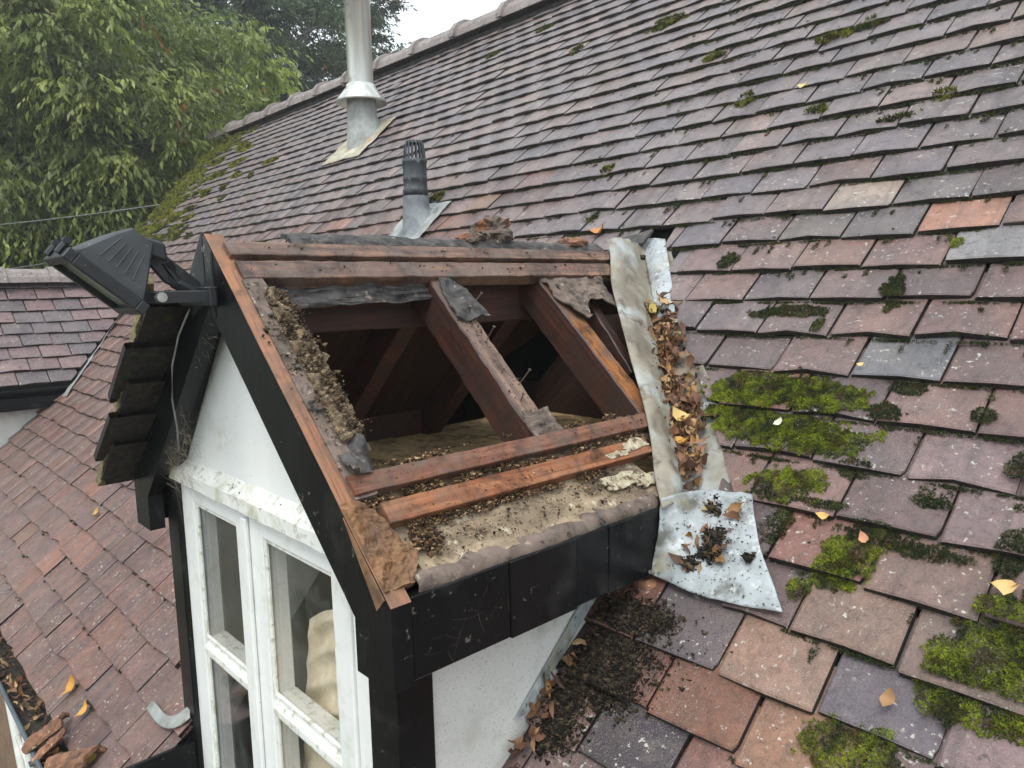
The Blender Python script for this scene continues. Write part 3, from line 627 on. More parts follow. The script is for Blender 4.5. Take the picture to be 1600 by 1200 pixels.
# whitish worn patches
def ragged_patch(name, yc, tc, ry, rt, h, m, seed, th=.0015, n=40):
    rg = random.Random(seed); top = []; ctr = DR(yc, tc, h)
    for k in range(n):
        a = 2 * math.pi * k / n; r_ = .72 + .35 * mnoise.noise(Vector((math.cos(a) * 1.6 + seed, math.sin(a) * 1.6, seed))) + .25 * mnoise.noise(Vector((math.cos(a) * 5 + seed, math.sin(a) * 5, 3)))
        top.append(DR(yc + ry * r_ * math.cos(a), tc + rt * r_ * math.sin(a), h + .0012 * rg.random()))
    V = top + [p - NR * th for p in top] + [ctr]; F = [(k, (k + 1) % n, 2 * n) for k in range(n)] + [(k, n + k, n + (k + 1) % n, (k + 1) % n) for k in range(n)]
    return fixn(obj(name, V, F, m, dor))
M['cream'] = simple('flaking_cream_paint', sc((150, 138, 112)), sc((196, 188, 164)), 50, .8, .6, 140, spots=[(sc((96, 74, 56)), 60, .54, .1, 2), (sc((60, 48, 38)), 120, .6, .06, 5)])
ragged_patch('flaking_paint', .165, .628, .055, .018, .0115, M['cream'], 3); ragged_patch('flaking_paint', .10, .640, .05, .010, .0112, M['cream'], 8)
# ridge debris strip behind the top batten
V, F = grid_sheet([[DR(y, t, h + .006 * ns((y * 9, t, 0), 1, 2)) for y in np.linspace(-.33, .60, 24)] for t, h in ((-.025, -.014), (-.006, .004), (.016, .008), (.034, .002))], .01, NR, .007, 45, 4, 1); obj('ridge_bedding', V, F, M['felt2'], dor)
# verge: grey felt strip, crumbling mortar edge, rounded lump, torn ends
tt = np.linspace(.125, .60, 16)
V, F = grid_sheet([[DR(-.465 + a * (.038 + .006 * ns((t * 20, 0, a), 1)), t, .004 + .004 * a) for a in (0, .35, .7, 1)] for t in tt], .008, NR, .004, 40, 1, 1); obj('verge_felt', V, F, M['felt'], dor)
tt = np.linspace(.16, .50, 26); rows = []
for t in tt:
    w = .052 * (1 - .35 * ((t - .33) / .17) ** 2) + .010 * ns((t * 40, 1, 0), 1); y0 = -.442
    rows.append([DR(y0 + w * a, t + .008 * ns((t * 50, a * 3, 5), 1), h) for a, h in ((0, .010), (.25, .016), (.5, .013), (.75, .0), (1, -.018), (.96, -.05))])
V, F = grid_sheet(rows, .03, NR, .016, 48, 2, 2); obj('mortar_bed', V, F, M['mortar'], dor)
def blob(name, c, rad, m, parent=None, seed=0, amp=.3, sub=3, sc_=(1, 1, 1), fr=3.):
    bm = bmesh.new(); bmesh.ops.create_icosphere(bm, subdivisions=sub, radius=1)
    for v in bm.verts:
        q = v.co.normalized(); k = 1 + amp * mnoise.noise(q * fr * .5 + Vector((seed, 0, 0))) + amp * .5 * mnoise.noise(q * fr * 1.4 + Vector((seed, 5, 0))) + amp * .25 * mnoise.noise(q * fr * 3 + Vector((seed, 5, 9)))
        v.co = Vector((q.x * sc_[0], q.y * sc_[1], q.z * sc_[2])) * k * rad + Vector(c)
    me = bpy.data.meshes.new(name); bm.to_mesh(me); bm.free(); me.materials.append(m); o = bpy.data.objects.new(name, me); COL.objects.link(o); setparent(o, parent); return o
blob('mortar_lump', DR(-.418, .505, -.014), .032, M['felt2'], dor, 3, .25, 3, (1.1, .7, 1))
V, F = grid_sheet([[DR(y, t, h) for y, h in zip((-.462, -.445, -.425, -.405), (.012 + .01 * k, .02, .016, -.004))] for k, t in enumerate((.525, .545, .558, .566))], .004, NR, .006, 60, 7, 2); obj('felt_flap', V, F, M['felt2'], dor)
# torn felt hanging under the battens near the valley
def ragged(name, pts_top, pts_bot, m, seed, h=.004, amp=.006):
    rows = []
    for a in np.linspace(0, 1, 5): rows.append([np.array(p) * (1 - a) + np.array(q) * a for p, q in zip(pts_top, pts_bot)])
    V, F = grid_sheet(rows, .0035, NR, amp * 1.6, 42, seed, 2); return obj(name, V, F, m, dor)
ragged('torn_felt', [DR(y, .125, .0) for y in (.275, .31, .35, .40, .45, .50)], [DR(y, t, h) for y, t, h in ((.275, .20, .01), (.30, .265, .012), (.335, .285, .014), (.365, .215, .0), (.42, .19, .004), (.47, .245, .006))], M['felt'], 3)
ragged('torn_felt', [DR(y, .13, .004) for y in (-.04, -.02, 0, .012)], [DR(y, t, .008) for y, t in ((-.056, .24), (-.03, .26), (.0, .245), (.03, .25))], M['felt2'], 6)
ragged('torn_felt', [DR(y, .12, -.012) for y in (-.42, -.3, -.2, -.1, 0.)], [DR(y, t, -.03) for y, t in ((-.40, .175), (-.3, .165), (-.2, .16), (-.1, .158), (0., .15))], M['felt2'], 9, amp=.009)
ragged('torn_felt', [DR(y, t, .006) for y, t in ((-.058, .50), (-.03, .505), (0, .50), (.01, .5))], [DR(y, t, .004) for y, t in ((-.06, .565), (-.03, .565), (.0, .562), (.02, .56))], M['felt'], 12)
# lower slope: debris bed between battens, sandy felt, felt rolled over the fascia
V, F = grid_sheet([[DR(y, t, h) for y in np.linspace(-.455, .25, 30)] for t, h in ((.548, -.012), (.562, -.006), (.60, -.006), (.616, -.004), (.65, -.008))], .01, NR, .008, 55, 3, 1); obj('debris_bed', V, F, M['dirt'], dor)
yy = np.linspace(-.435, .155, 28)
V, F = grid_sheet([[DR(y + (.02 if t > .7 else 0), t + .004 * ns((y * 8, t, 0), 1), h) for y in yy] for t, h in ((.645, -.012), (.675, -.010), (.705, -.007), (.728, -.002), (.745, .003))], .006, NR, .004, 45, 5, 1); obj('sandy_felt', V, F, M['tanfelt'], dor)
rows = []
for k, (t, h) in enumerate(((.728, -.004), (.742, .006), (.757, .006), (.768, -.006), (.771, -.024), (.766, -.045))):
    rows.append([DR(y, t + .004 * ns((y * 9, k * .2, 0), 1), h + .004 * ns((y * 11, 4, k * .2), 1)) for y in np.linspace(-.436, .128, 26)])
V, F = grid_sheet(rows, .004, NR, .003, 40, 9, 1); obj('rolled_felt', V, F, M['felt'], dor, smooth=True)
ragged_patch('flaked_patch', .075, .690, .085, .022, .003, M['cream'], 13, .004); ragged_patch('flaked_patch', .14, .705, .05, .02, .0035, M['cream'], 23, .004)
# worn plywood foot of the barge
V, F = grid_sheet([[DR(y, t, .0045) for y, t in zip(np.linspace(-.488, yr, 7), [tq] * 7)] for tq, yr in ((.60, -.462), (.625, -.445), (.65, -.432), (.68, -.425), (.705, -.405), (.725, -.425), (.748, -.438))], .014, NR, .008, 70, 8, 3); obj('plywood_foot', V, F, M['ply'], dor)
mb = MB(); mb.prism([DR(-.4905, .62, -.002), DR(-.4905, .757, -.002), DR(-.4905, .757, -.03)], (0, -.002, 0)); mb.out('worn_corner', M['ply'], dor)
# nails in the rafter
for y, t, ln, dx in ((.01, .205, .026, .016), (-.01, .235, .018, -.01), (-.004, .30, .022, .004), (.0, .425, .026, .010), (-.03, .47, .012, .0)):
    a = DR(y, t, -.01); b_ = DR(y + dx, t - .006, ln); mb = MB(); mb.tube([a, b_], .0013, 6); mb.tube([b_, b_ + (b_ - a) / np.linalg.norm(b_ - a) * .0018], .0034, 8); mb.out('nail', M['rust'], dor)
for t in (.22, .34, .43): blob('nail_head', DR(-.45, t, .010), .0055, M['felt2'], dor, t * 9, .1, 2, (1, 1, .6))
# ---- tiles still lying on the far slope, verge undersides showing
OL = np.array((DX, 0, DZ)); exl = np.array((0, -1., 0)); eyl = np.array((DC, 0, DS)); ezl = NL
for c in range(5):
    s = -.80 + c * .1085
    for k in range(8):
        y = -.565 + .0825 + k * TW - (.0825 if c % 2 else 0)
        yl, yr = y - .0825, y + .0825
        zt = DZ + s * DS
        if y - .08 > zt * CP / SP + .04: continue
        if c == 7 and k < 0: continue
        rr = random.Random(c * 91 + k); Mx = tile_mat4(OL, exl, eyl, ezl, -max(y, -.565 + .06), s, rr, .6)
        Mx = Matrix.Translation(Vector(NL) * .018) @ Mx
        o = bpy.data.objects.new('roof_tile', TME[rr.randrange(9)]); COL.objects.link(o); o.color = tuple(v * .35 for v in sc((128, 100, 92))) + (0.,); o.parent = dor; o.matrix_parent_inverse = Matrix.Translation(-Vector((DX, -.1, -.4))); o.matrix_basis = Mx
V, F = grid_sheet([[DL(y, t, .016 + .004 * ns((y * 30, t * 30, 0), 1)) for t in np.linspace(.12, .80, 30)] for y in (-.566, -.56, -.552)], .02, None, .005, 70, 4, 1)
o = obj('mossy_verge', V, F, simple('moss_crusted_mortar', sc((84, 78, 56)), sc((150, 140, 104)), 60, .95, .8, 160), dor)
# ---- valley flashing
def valleyY(t): return (DZ - t * DS) * CP / SP
rows = []
for t, yi in ((-.012, .635), (.05, .60), (.10, .555), (.166, .495), (.24, .455), (.32, .405), (.40, .355), (.476, .318), (.55, .270), (.623, .222), (.69, .165), (.748, .125), (.775, .112)):
    yv = valleyY(t); curl = .012 + .008 * ns((t * 14, 0, 0), 1); zz = DZ - t * DS; z2 = max(zz, .14)
    xv = DX + t * DC; k = yv - yi
    xr_ = xcut(yv + .0) if xcut(yv) is not None else xv + .07
    e = np.array((xr_ + .012, yv + .012, 0)); e[2] = e[1] * SP / CP; e = e + EZ * -.012
    m1 = np.array((xv + .028, yv + .01, 0)); m1[2] = m1[1] * SP / CP; m1 += EZ * -.02
    w_ = .006 * ns((t * 22, 3, 0), 1)
    rows.append([DR(yi + w_ - .004, t, .012 + curl * .3), DR(yi + .008 + w_, t, .018 + curl * .5), DR(yi + k * .25, t, .024), DR(yi + k * .48, t, .021), DR(yi + k * .68, t, .013), DR(yi + k * .87, t, .002), DR(yv + .005, t, -.012), m1, m1 * .45 + e * .55, e])
V, F = grid_sheet(rows, .0025, NR, .010, 17, 2, 2)
fm = None
vf = obj('valley_flashing', V, F, M['zinct'], None, smooth=True); tag(vf, 'buckled grey and tan metal valley flashing beside the open rafters', 'flashing')
# paler sheet at the head of the valley, lying on the main roof
rows = []
for t in np.linspace(-.03, .30, 7):
    yv = valleyY(t); xv = DX + t * DC; xr_ = xcut(yv) or xv + .07
    rows.append([RP(xv - .01 + (xr_ + .012 - xv) * a, yv / CP + .012, -.006 + .006 * math.sin(a * 3)) for a in (0, .3, .6, 1)])
V, F = grid_sheet(rows, .002, EZ, .002, 40, 5, 2); obj('valley_head_sheet', V, F, M['zincp'], vf, smooth=True)
# apron kite
A0 = [(-.358, .118, .224), (-.354, .112, .19), (-.356, .103, .14), (-.360, .093, .100), (-.360, .086, .083)]
def rp3(X, Y, h): s = Y / CP; return RP(X, s, h)
A1 = [rp3(-.335, .205, .040), rp3(-.330, .185, .022), rp3(-.322, .150, .010), rp3(-.315, .110, .006), rp3(-.312, .082, .006)]
A1 = [np.array((-.338, .165, .232)), np.array((-.336, .148, .19)), np.array((-.335, .128, .148)), np.array((-.333, .108, .112)), np.array((-.326, .083, .085))]
A2 = [rp3(-.322, .236, .014), rp3(-.305, .185, .006), rp3(-.29, .150, .005), rp3(-.272, .115, .005), rp3(-.262, .080, .006)]
A3 = [rp3(-.278, .245, .006), rp3(-.245, .190, .006), rp3(-.215, .155, .006), rp3(-.19, .12, .006), rp3(-.175, .083, .008)]
A4 = [rp3(-.238, .245, .007), rp3(-.20, .192, .007), rp3(-.168, .158, .008), rp3(-.13, .125, .009), rp3(-.094, .092, .011)]
V, F = grid_sheet([A0, A1, A2, A3, A4], .002, EZ, .006, 22, 6, 3)
ap = obj('flashing_apron', V, F, M['zincp'], None, smooth=True); tag(ap, 'pale speckled metal apron flashing ending in a pointed corner on the tiles', 'flashing')
mb = MB(); mb.tube([rp3(-.355, .09, .004) + np.array((0, 0, .002)), rp3(-.355, .089, .012)], .004, 10); mb.out('rivet', M['screw'], ap)
# exposed orange underside behind the apron
o = blob('clay_wedge', (-.372, .10, .052), .028, M['shard'], None, 5, .2, 3, (1.2, 1.0, .7)); tag(o, 'small orange clay wedge tucked under the apron flashing', 'tile shard')
# ================================================================== lead hook and eaves at the left of the dormer
pts = [(-1.541, -.487), (-1.452, -.492), (-1.387, -.482), (-1.355, -.464), (-1.341, -.443)]; inn = [(-1.53, -.468), (-1.456, -.470), (-1.413, -.466), (-1.388, -.448), (-1.375, -.427)]
V, F = grid_sheet([[rp3(x, y, .008) for x, y in pts], [rp3((x + a) / 2, (y + b_) / 2, .011) for (x, y), (a, b_) in zip(pts, inn)], [rp3(a, b_, .010) for a, b_ in inn]], .003, EZ, .002, 40, 2, 2)
o = obj('lead_strip', V, F, M['leadp'], None, smooth=True); tag(o, 'small hooked lead strip at the foot of the dormer corner post', 'lead strip')
o = obj('gap_shade_panel', *(lambda m: (m.V, m.F))(MB().box((-1.345, -.62, -.80), (-1.335, -.44, -.46))), M['black'], None); tag(o, 'black panel standing in for the shaded gap below the cut tile edge beside the dormer window', 'shade panel')  # added black panel paints the shade in the gap between tiles and wall
# ================================================================== gutter
gt = empty('gutter', (-4, -.66, -.66), 'dark grey half-round gutter along the lower left eaves, full of debris', 'gutter')
V = []; F = []; K = 10
for x in (-7.7, -1.36):
    for r0 in (.052, .049):
        for k in range(K + 1): th = math.pi * (1 + k / K); V.append((x, -.652 + r0 * math.cos(th), -.612 + r0 * math.sin(th)))
n = K + 1
for k in range(K): F.append((k, k + 1, 2 * n + k + 1, 2 * n + k)); F.append((n + k, 3 * n + k, 3 * n + k + 1, n + k + 1))
F += [(0, 2 * n, 3 * n, n), (K, n + K, 3 * n + K, 2 * n + K)]
obj('trough', V, F, M['greygut'], gt, smooth=True)
mb = MB(); mb.tube([(-7.7, -.705, -.611), (-1.36, -.705, -.611)], .006, 8); mb.out('rim', M['greygut'], gt)
for x in (-1.9, -2.9, -3.9): mb = MB(); mb.box((x - .012, -.71, -.672), (x + .012, -.60, -.666)); mb.out('bracket', M['greygut'], gt)
rows = [[(x, -.652 + a * .047, -.634 + .010 * ns((x * 12, a, 0), 1) - .012 * a * a) for a in (-1, -.6, -.2, .2, .6, 1)] for x in np.linspace(-6.5, -1.38, 70)]
V, F = grid_sheet(rows, .01, (0, 0, 1), .012, 50, 3, 1); o = obj('gutter_debris', V, F, M['soil']); o['kind'] = 'stuff'; o['label'] = 'dark rotting leaf debris filling the gutter'; o['category'] = 'debris'
# white pipes under the gutter
def pipe(name, pts, rad, m, label, cat):
    mb = MB(); mb.tube(pts, rad, 12); o = mb.out(name, m, None, True); tag(o, label, cat); return o
pp = empty('waste_pipe', (-2.9, -.6, -1.3), 'white plastic waste pipe with slanting branch on the wall below the gutter', 'pipe')
mb = MB(); mb.tube([(-3.10, -.60, -.86), (-3.05, -.60, -.97), (-2.90, -.60, -1.22), (-2.6, -.60, -1.75)], .02, 12); mb.out('main_pipe', M['wpipe'], pp, True)
mb = MB(); mb.tube([(-2.82, -.60, -.90), (-2.80, -.60, -.95), (-2.70, -.60, -1.16), (-2.5, -.6, -1.6)], .012, 12); mb.out('side_pipe', M['wpipe'], pp, True)
mb = MB(); mb.tube([(-2.96, -.60, -1.11), (-2.78, -.60, -1.13), (-2.72, -.60, -1.2)], .011, 12); mb.out('branch_pipe', M['wpipe'], pp, True)
# ================================================================== second dormer far left
wing = empty('side_dormer', (-5.5, -.2, .0), 'smaller tiled dormer with white cheek wall at the far left edge', 'dormer')
WE, WZ, WR = -4.78, .118, -5.5
wpit = PIT; OWX = np.array((WE, 0, WZ)); exw = np.array((0, 1., 0)); eyw = np.array((-CP, 0, SP)); ezw = np.array((SP, 0, CP))
LW = (WE - WR) / CP; nc = int(LW / G) + 1; Y0 = -1.0; wtiles = 0
for c in range(nc):
    s = c * G; xx = WE - s * CP; zz = WZ + s * SP; ylim = zz * CP / SP - .03
    for k in range(14):
        yl = Y0 + k * TW + (0 if c % 2 == 0 else .0825); yc = yl + TW / 2
        if yl > ylim - .03: continue
        rr = random.Random(5000 + c * 77 + k); v = rr.randrange(9); Mx = tile_mat4(OWX, exw, eyw, ezw, yc, s, rr, .8)
        col = tuple(v_ * jj for jj in [.85 + .3 * rr.random()] for v_ in pick(rr, [(sc((116, 94, 96)), 3), (sc((124, 102, 103)), 3), (sc((102, 92, 96)), 2.5)])) + (0.,)
        if yl + TW > ylim:
            bm = cut_tile(Mx, v, None); p0 = Vector(OWX + ylim * exw + s * eyw); p1 = Vector(OWX + (ylim + .2 * SP * CP / SP) * exw + (s + .2) * eyw)
            nrm = (p1 - p0).cross(Vector(ezw)).normalized()
            if nrm.y < 0: nrm = -nrm
            bmesh.ops.bisect_plane(bm, geom=bm.verts[:] + bm.edges[:] + bm.faces[:], dist=1e-5, plane_co=p0, plane_no=nrm, clear_outer=True); me = bpy.data.meshes.new('roof_tile'); bm.to_mesh(me); bm.free(); me.materials.append(M['tile']); me.materials.append(M['edge'])
            if not len(me.polygons): continue
            o = bpy.data.objects.new('roof_tile', me); COL.objects.link(o); o.color = col; setparent(o, wing); continue
        o = bpy.data.objects.new('roof_tile', TME[v]); COL.objects.link(o); o.color = col; o.parent = wing; o.matrix_parent_inverse = Matrix.Translation(-Vector((-5.5, -.2, 0))); o.matrix_basis = Mx
zrw = WZ + (WE - WR) * SP / CP
mb = MB(); mb.prism([(WE - .02, Y0, WZ - .05), (WR, Y0, zrw - .05), (WR, zrw * CP / SP, zrw - .05), (WE - .02, WZ * CP / SP - .04, WZ - .05)], (0, 0, -.03)); mb.out('underlay', M['deck'], wing)
mb = MB(); mb.prism([(2 * WR - WE, Y0, WZ - .03), (WR, Y0, zrw - .03), (WR, zrw * CP / SP, zrw - .03), (2 * WR - WE, WZ * CP / SP, WZ - .03)], (0, 0, -.03)); mb.out('far_slope', M['deck'], wing)
ridge_run(wing, (WR, Y0, zrw - .045), (WR, .80, zrw - .045), 6, .10, M['ridge'])
mb = MB(); mb.box((WE - .06, Y0, WZ - .155), (WE - .02, WZ * CP / SP + .03, WZ - .035)); mb.out('fascia_board', M['black'], wing)
mb = MB(); mb.box((WE - .18, Y0, -.9), (WE - .13, .12, WZ - .06)); mb.box((WR - .55, Y0, -.9), (WE - .18, Y0 + .05, WZ)); mb.out('cheek', M['render'], wing)
V, F = grid_sheet([[np.array(rp3(x, y, .0)) + np.array((0, 0, dz)) for x, y in ((-4.72, .03), (-4.95, .22), (-5.2, .43), (-5.48, .68))] for dz in (.0,)] + [[np.array(rp3(x + .075, y + .01, .008)) for x, y in ((-4.72, .03), (-4.95, .22), (-5.2, .43), (-5.48, .68))]], .004, EZ, .006, 9, 3, 3)
o = obj('valley_lead', V, F, M['leadp'], wing, smooth=True)
# ================================================================== flue
FX, FY, FZ = -3.97, 1.785, 1.62
fl = empty('flue_pipe', (FX, FY, FZ), 'shiny heat-stained steel flue with storm collar rising from the upper roof', 'flue')
mb = MB(); mb.lathe((FX, FY, 0), [(.082, 1.70), (.084, 1.95), (.084, 2.50), (.090, 2.505), (.090, 2.56), (.086, 2.565), (.086, 3.1)], 32); mb.out('pipe', M['steel'], fl, True)
mb = MB(); mb.lathe((FX, FY, 0), [(.084, 1.99), (.096, 1.985), (.10, 1.965), (.165, 1.885), (.170, 1.868), (.164, 1.868), (.090, 1.955)], 32); mb.out('storm_collar', M['steel'], fl, True)
mb = MB(); mb.tube([(FX - .06, FY - .065, 1.975), (FX - .05, FY - .10, 1.978), (FX - .035, FY - .12, 1.97)], .008, 8); mb.out('collar_bolt', M['rust'], fl)
V = []; F = []; n = 28
for i, (rr_, zz) in enumerate(((.095, 1.93), (.100, 1.80), (.112, 0), (.135, 0))):
    for k in range(n):
        a = 2 * math.pi * k / n; x = FX + rr_ * math.cos(a); y = FY + rr_ * math.sin(a); V.append((x, y, zz if zz else y * SP / CP + .012))
for i in range(3):
    for k in range(n): F.append((i * n + k, i * n + (k + 1) % n, (i + 1) * n + (k + 1) % n, (i + 1) * n + k))
fixn(obj('cone', V, F, M['leadp'], fl, smooth=True))
V, F = grid_sheet([[rp3(FX + x, FY + y, .010 + .01 * (abs(x) < .1)) for x in (-.27, -.15, 0, .13, .20)] for y in (-.17, -.09, 0, .09, .14)], .004, EZ, .006, 14, 3, 2); obj('base_plate', V, F, M['rustlead'], fl, smooth=True)
# ================================================================== soil vent
PX, PY, PZ = -2.335, 1.012, .93
sv_ = empty('vent_pipe', (PX, PY, PZ), 'black plastic vent pipe with slotted cage cap on the middle of the roof', 'vent pipe')
mb = MB(); mb.lathe((PX, PY, 0), [(.053, .9), (.053, 1.05), (.057, 1.052), (.057, 1.075), (.053, 1.08), (.053, 1.11), (.055, 1.113), (.055, 1.125), (.053, 1.128), (.053, 1.185), (.056, 1.19), (.056, 1.205), (.046, 1.207), (.0, 1.207)], 28); mb.out('pipe', M['plastic'], sv_, True)
for k in range(16):
    a = 2 * math.pi * k / 16; mb = MB(); c_, s_ = math.cos(a), math.sin(a)
    mb.tube([(PX + .048 * c_, PY + .048 * s_, 1.203), (PX + .041 * c_, PY + .041 * s_, 1.27), (PX + .034 * c_, PY + .034 * s_, 1.283)], .0042, 5); mb.out('cage_bar', M['plastic'], sv_)
mb = MB(); mb.lathe((PX, PY, 0), [(.038, 1.276), (.036, 1.286), (.0, 1.289)], 20); mb.out('cage_top', M['plastic'], sv_)
V = []; F = []; n = 24
for rr_, zz in ((.058, 1.045), (.060, 1.0), (.066, 0), (.10, 0)):
    for k in range(n):
        a = 2 * math.pi * k / n; x = PX + rr_ * math.cos(a); y = PY + rr_ * math.sin(a); V.append((x, y, zz if zz else y * SP / CP + .006))
for i in range(3):
    for k in range(n): F.append((i * n + k, i * n + (k + 1) % n, (i + 1) * n + (k + 1) % n, (i + 1) * n + k))
fixn(obj('sleeve', V, F, M['plasticg'], sv_, smooth=True))
V, F = grid_sheet([[rp3(PX + x, PY + y, .004 + .006 * ns((x * 30, y * 30, 0), 1)) for x in (-.16, -.10, 0, .09, .13)] for y in (-.115, -.08, -.02, .05, .1)], .003, EZ, .004, 30, 3, 2); obj('lead_slate', V, F, M['leadp'], sv_, smooth=True)
# ================================================================== floodlight
fd = empty('floodlight', (-.93, -.60, .60), 'black floodlight on a bracket at the dormer apex, facing down and left', 'floodlight')
u_ = np.array((0, .109, -.094)); u_ /= np.linalg.norm(u_); w_ = np.array((0, -.653, -.757)); w_ /= np.linalg.norm(w_)     # along the frame / out of the glass
F1 = np.array((0, -.715, .705))
def LP(x, a, b_): return F1 + np.array((x, 0, 0)) + u_ * a + w_ * b_
def hexa(name, near, far, m, bev=.002):
    mb = MB(); mb.add(list(near) + list(far), [(0, 1, 2, 3), (7, 6, 5, 4), (0, 4, 5, 1), (1, 5, 6, 2), (2, 6, 7, 3), (3, 7, 4, 0)]); return mb.out(name, m, fd, bevel=bev)
LF = .146; xa, xb = -.868, -1.0
for a0, a1, x0, x1 in ((0, .016, xa, xb), (LF - .016, LF, xa, xb), (.016, LF - .016, xa, xa - .014), (.016, LF - .016, xb + .014, xb)):
    hexa('frame_bar', [LP(x0, a0, 0), LP(x0, a1, 0), LP(x0, a1, .02), LP(x0, a0, .02)], [LP(x1, a0, 0), LP(x1, a1, 0), LP(x1, a1, .02), LP(x1, a0, .02)], M['lampf'], .0015)
mb = MB(); mb.add([LP(xa - .012, .014, .010), LP(xb + .012, .014, .010), LP(xb + .012, LF - .014, .010), LP(xa - .012, LF - .014, .010)], [(0, 1, 2, 3)]); mb.out('glass', M['lampglass'], fd)
# housing: loft from the frame to a smaller back
sec = [(.006, .0, .004), (.010, .004, -.012), (.040, .05, -.062), (.062, .085, -.10), (.07, .118, -.105)]
prof = [((.006, .136), -.001, .005), ((.014, .130), -.014, .006), ((.037, .106), -.065, .014), ((.052, .095), -.090, .020)]
V = []; F = []
for (a0, a1), b_, ins in prof:
    x0, x1 = xa - ins, xb + ins; c_ = .004
    for x, a in ((x0, a0 + c_), (x0, a1 - c_), (x0 - c_, a1), (x1 + c_, a1), (x1, a1 - c_), (x1, a0 + c_), (x1 + c_, a0), (x0 - c_, a0)): V.append(LP(x, a, b_))
for i in range(len(prof) - 1):
    for k in range(8): F.append((i * 8 + k, i * 8 + (k + 1) % 8, i * 8 + 8 + (k + 1) % 8, i * 8 + 8 + k))
F.append(tuple(range(8))); F.append(tuple((len(prof) - 1) * 8 + k for k in range(8)))
fixn(obj('housing', V, F, M['lampb'], fd))
for i in range(5):      # cooling ribs on the near side
    a = .040 + i * .015; mb = MB(); q0 = LP(xa - .0055, a, -.018); q1 = LP(xa - .0135, .048 + i * .011, -.062); mb.tube([q0, q1], .0013, 5); mb.out('rib', M['lampb'], fd)
for x in (xa + .004, xb - .010):
    mb = MB(); q = MB(); y1 = -.494; mb.box((x, -.598, .613), (x + .006, y1, .634)); mb.out('bracket_arm', M['lampf'], fd, bevel=.002)
    mb = MB(); mb.tube([(x - .003, -.590, .6235), (x + .012, -.590, .6235)], .0085, 10); mb.out('bolt', M['screw'], fd)
mb = MB(); mb.box((xb - .01, -.510, .606), (xa + .012, -.4965, .640)); mb.out('mounting_plate', M['lampf'], fd, bevel=.002)
mb = MB(); mb.add([LP(x, a, b_) for x in (xa - .03, xa - .045) for a, b_ in ((.066, -.089), (.098, -.072), (.132, -.084), (.108, -.108))], [(0, 1, 2, 3), (7, 6, 5, 4), (0, 4, 5, 1), (1, 5, 6, 2), (2, 6, 7, 3), (3, 7, 4, 0)]); mb.out('junction_box', M['lampf'], fd, bevel=.004)
mb = MB(); mb.prism([(-.925, -.60, .702), (-.925, -.575, .715), (-.925, -.498, .648), (-.925, -.498, .612), (-.925, -.56, .65)], (-.012, 0, 0)); mb.out('bracket_plate', M['lampf'], fd, bevel=.002)
mb = MB(); mb.tube([LP(-.93, .135, -.09), np.array((-.93, -.54, .648)), np.array((-.925, -.50, .625))], .012, 8); mb.out('gland', M['lampf'], fd)
for x in (xa - .03, xb + .03): mb = MB(); mb.tube([LP(x, -.004, .014), LP(x, -.004, -.014)], .006, 8); mb.tube([LP(x - .008, -.006, -.010), LP(x + .008, -.006, -.010)], .006, 8); mb.out('frame_clip', M['lampf'], fd)
# ================================================================== loose bits on the dormer
o = blob('mortar_lump', (-.93, .219, .762), .040, M['lump'], None, 12, .45, 4, (1.1, 1.25, .85), 3.4); tag(o, 'orange and grey broken mortar lump sitting on the dormer ridge', 'mortar lump')
o = blob('mortar_lump', (-.93, .15, .742), .026, M['lump'], None, 21, .45, 3, (1.2, 1.5, .6), 3.4); tag(o, 'flat grey mortar lump beside the big lump on the dormer ridge', 'mortar lump')
o = blob('clay_shard', (-.92, .50, .742), .022, M['shard'], None, 8, .35, 3, (1.0, 2.4, .7), 3); tag(o, 'long orange clay shard at the back end of the dormer ridge', 'tile shard')
mb = MB(); mb.prism([rp3(-1.03, .775, .012), rp3(-.90, .80, .016), rp3(-.895, .84, .02), rp3(-1.0, .82, .016)], EZ * .008); o = mb.out('broken_tile', M['felt2']); tag(o, 'dark broken tile sliver beside the head of the valley', 'tile shard')
# old cable looped down the left bargeboard
cps = [(-.985, -.50, .60), (-1.02, -.512, .55), (-1.06, -.515, .49), (-1.085, -.512, .42), (-1.09, -.505, .36), (-1.11, -.50, .31)]
mb = MB(); mb.tube(cps, .002, 6); o = mb.out('cable', M['wire'], None, True); tag(o, 'thin grey cable hanging down the black left bargeboard', 'cable')
# cobwebs: fine strands strung between the boards
V = []; F = []
def strand(p, q, sag, wd):
    b0 = len(V); p, q = np.array(p), np.array(q)
    for i in range(7):
        a = i / 6; c = p + (q - p) * a + np.array((0, 0, -sag * 4 * a * (1 - a))); V.append(c + np.array((wd, 0, wd))); V.append(c - np.array((wd, 0, wd)))
    for i in range(6): F.append((b0 + 2 * i, b0 + 2 * i + 1, b0 + 2 * i + 3, b0 + 2 * i + 2))
rr = random.Random(3)
for cx, cz, sp, n in ((-1.22, .28, .05, 150), (-1.0, .58, .04, 90), (-1.13, .33, .04, 60), (-.93, .64, .02, 20)):
    for _ in range(n):
        p = (cx + rr.gauss(0, sp), -.455 - rr.random() * .035, cz + rr.gauss(0, sp)); q = (cx + rr.gauss(0, sp), -.455 - rr.random() * .035, cz + rr.gauss(0, sp)); strand(p, q, rr.random() * .01, .00012 + rr.random() * .00022)
for _ in range(14):
    y = rr.gauss(-.37, .05); z = rr.gauss(.155, .025); strand((-.356, y, z), (-.356, y + rr.gauss(0, .03), z + rr.gauss(0, .02)), .004, .00012)
o = obj('cobweb', V, F, M['web']); o['kind'] = 'stuff'; o['label'] = 'dusty grey cobwebs strung across the black dormer boards'; o['category'] = 'cobweb'
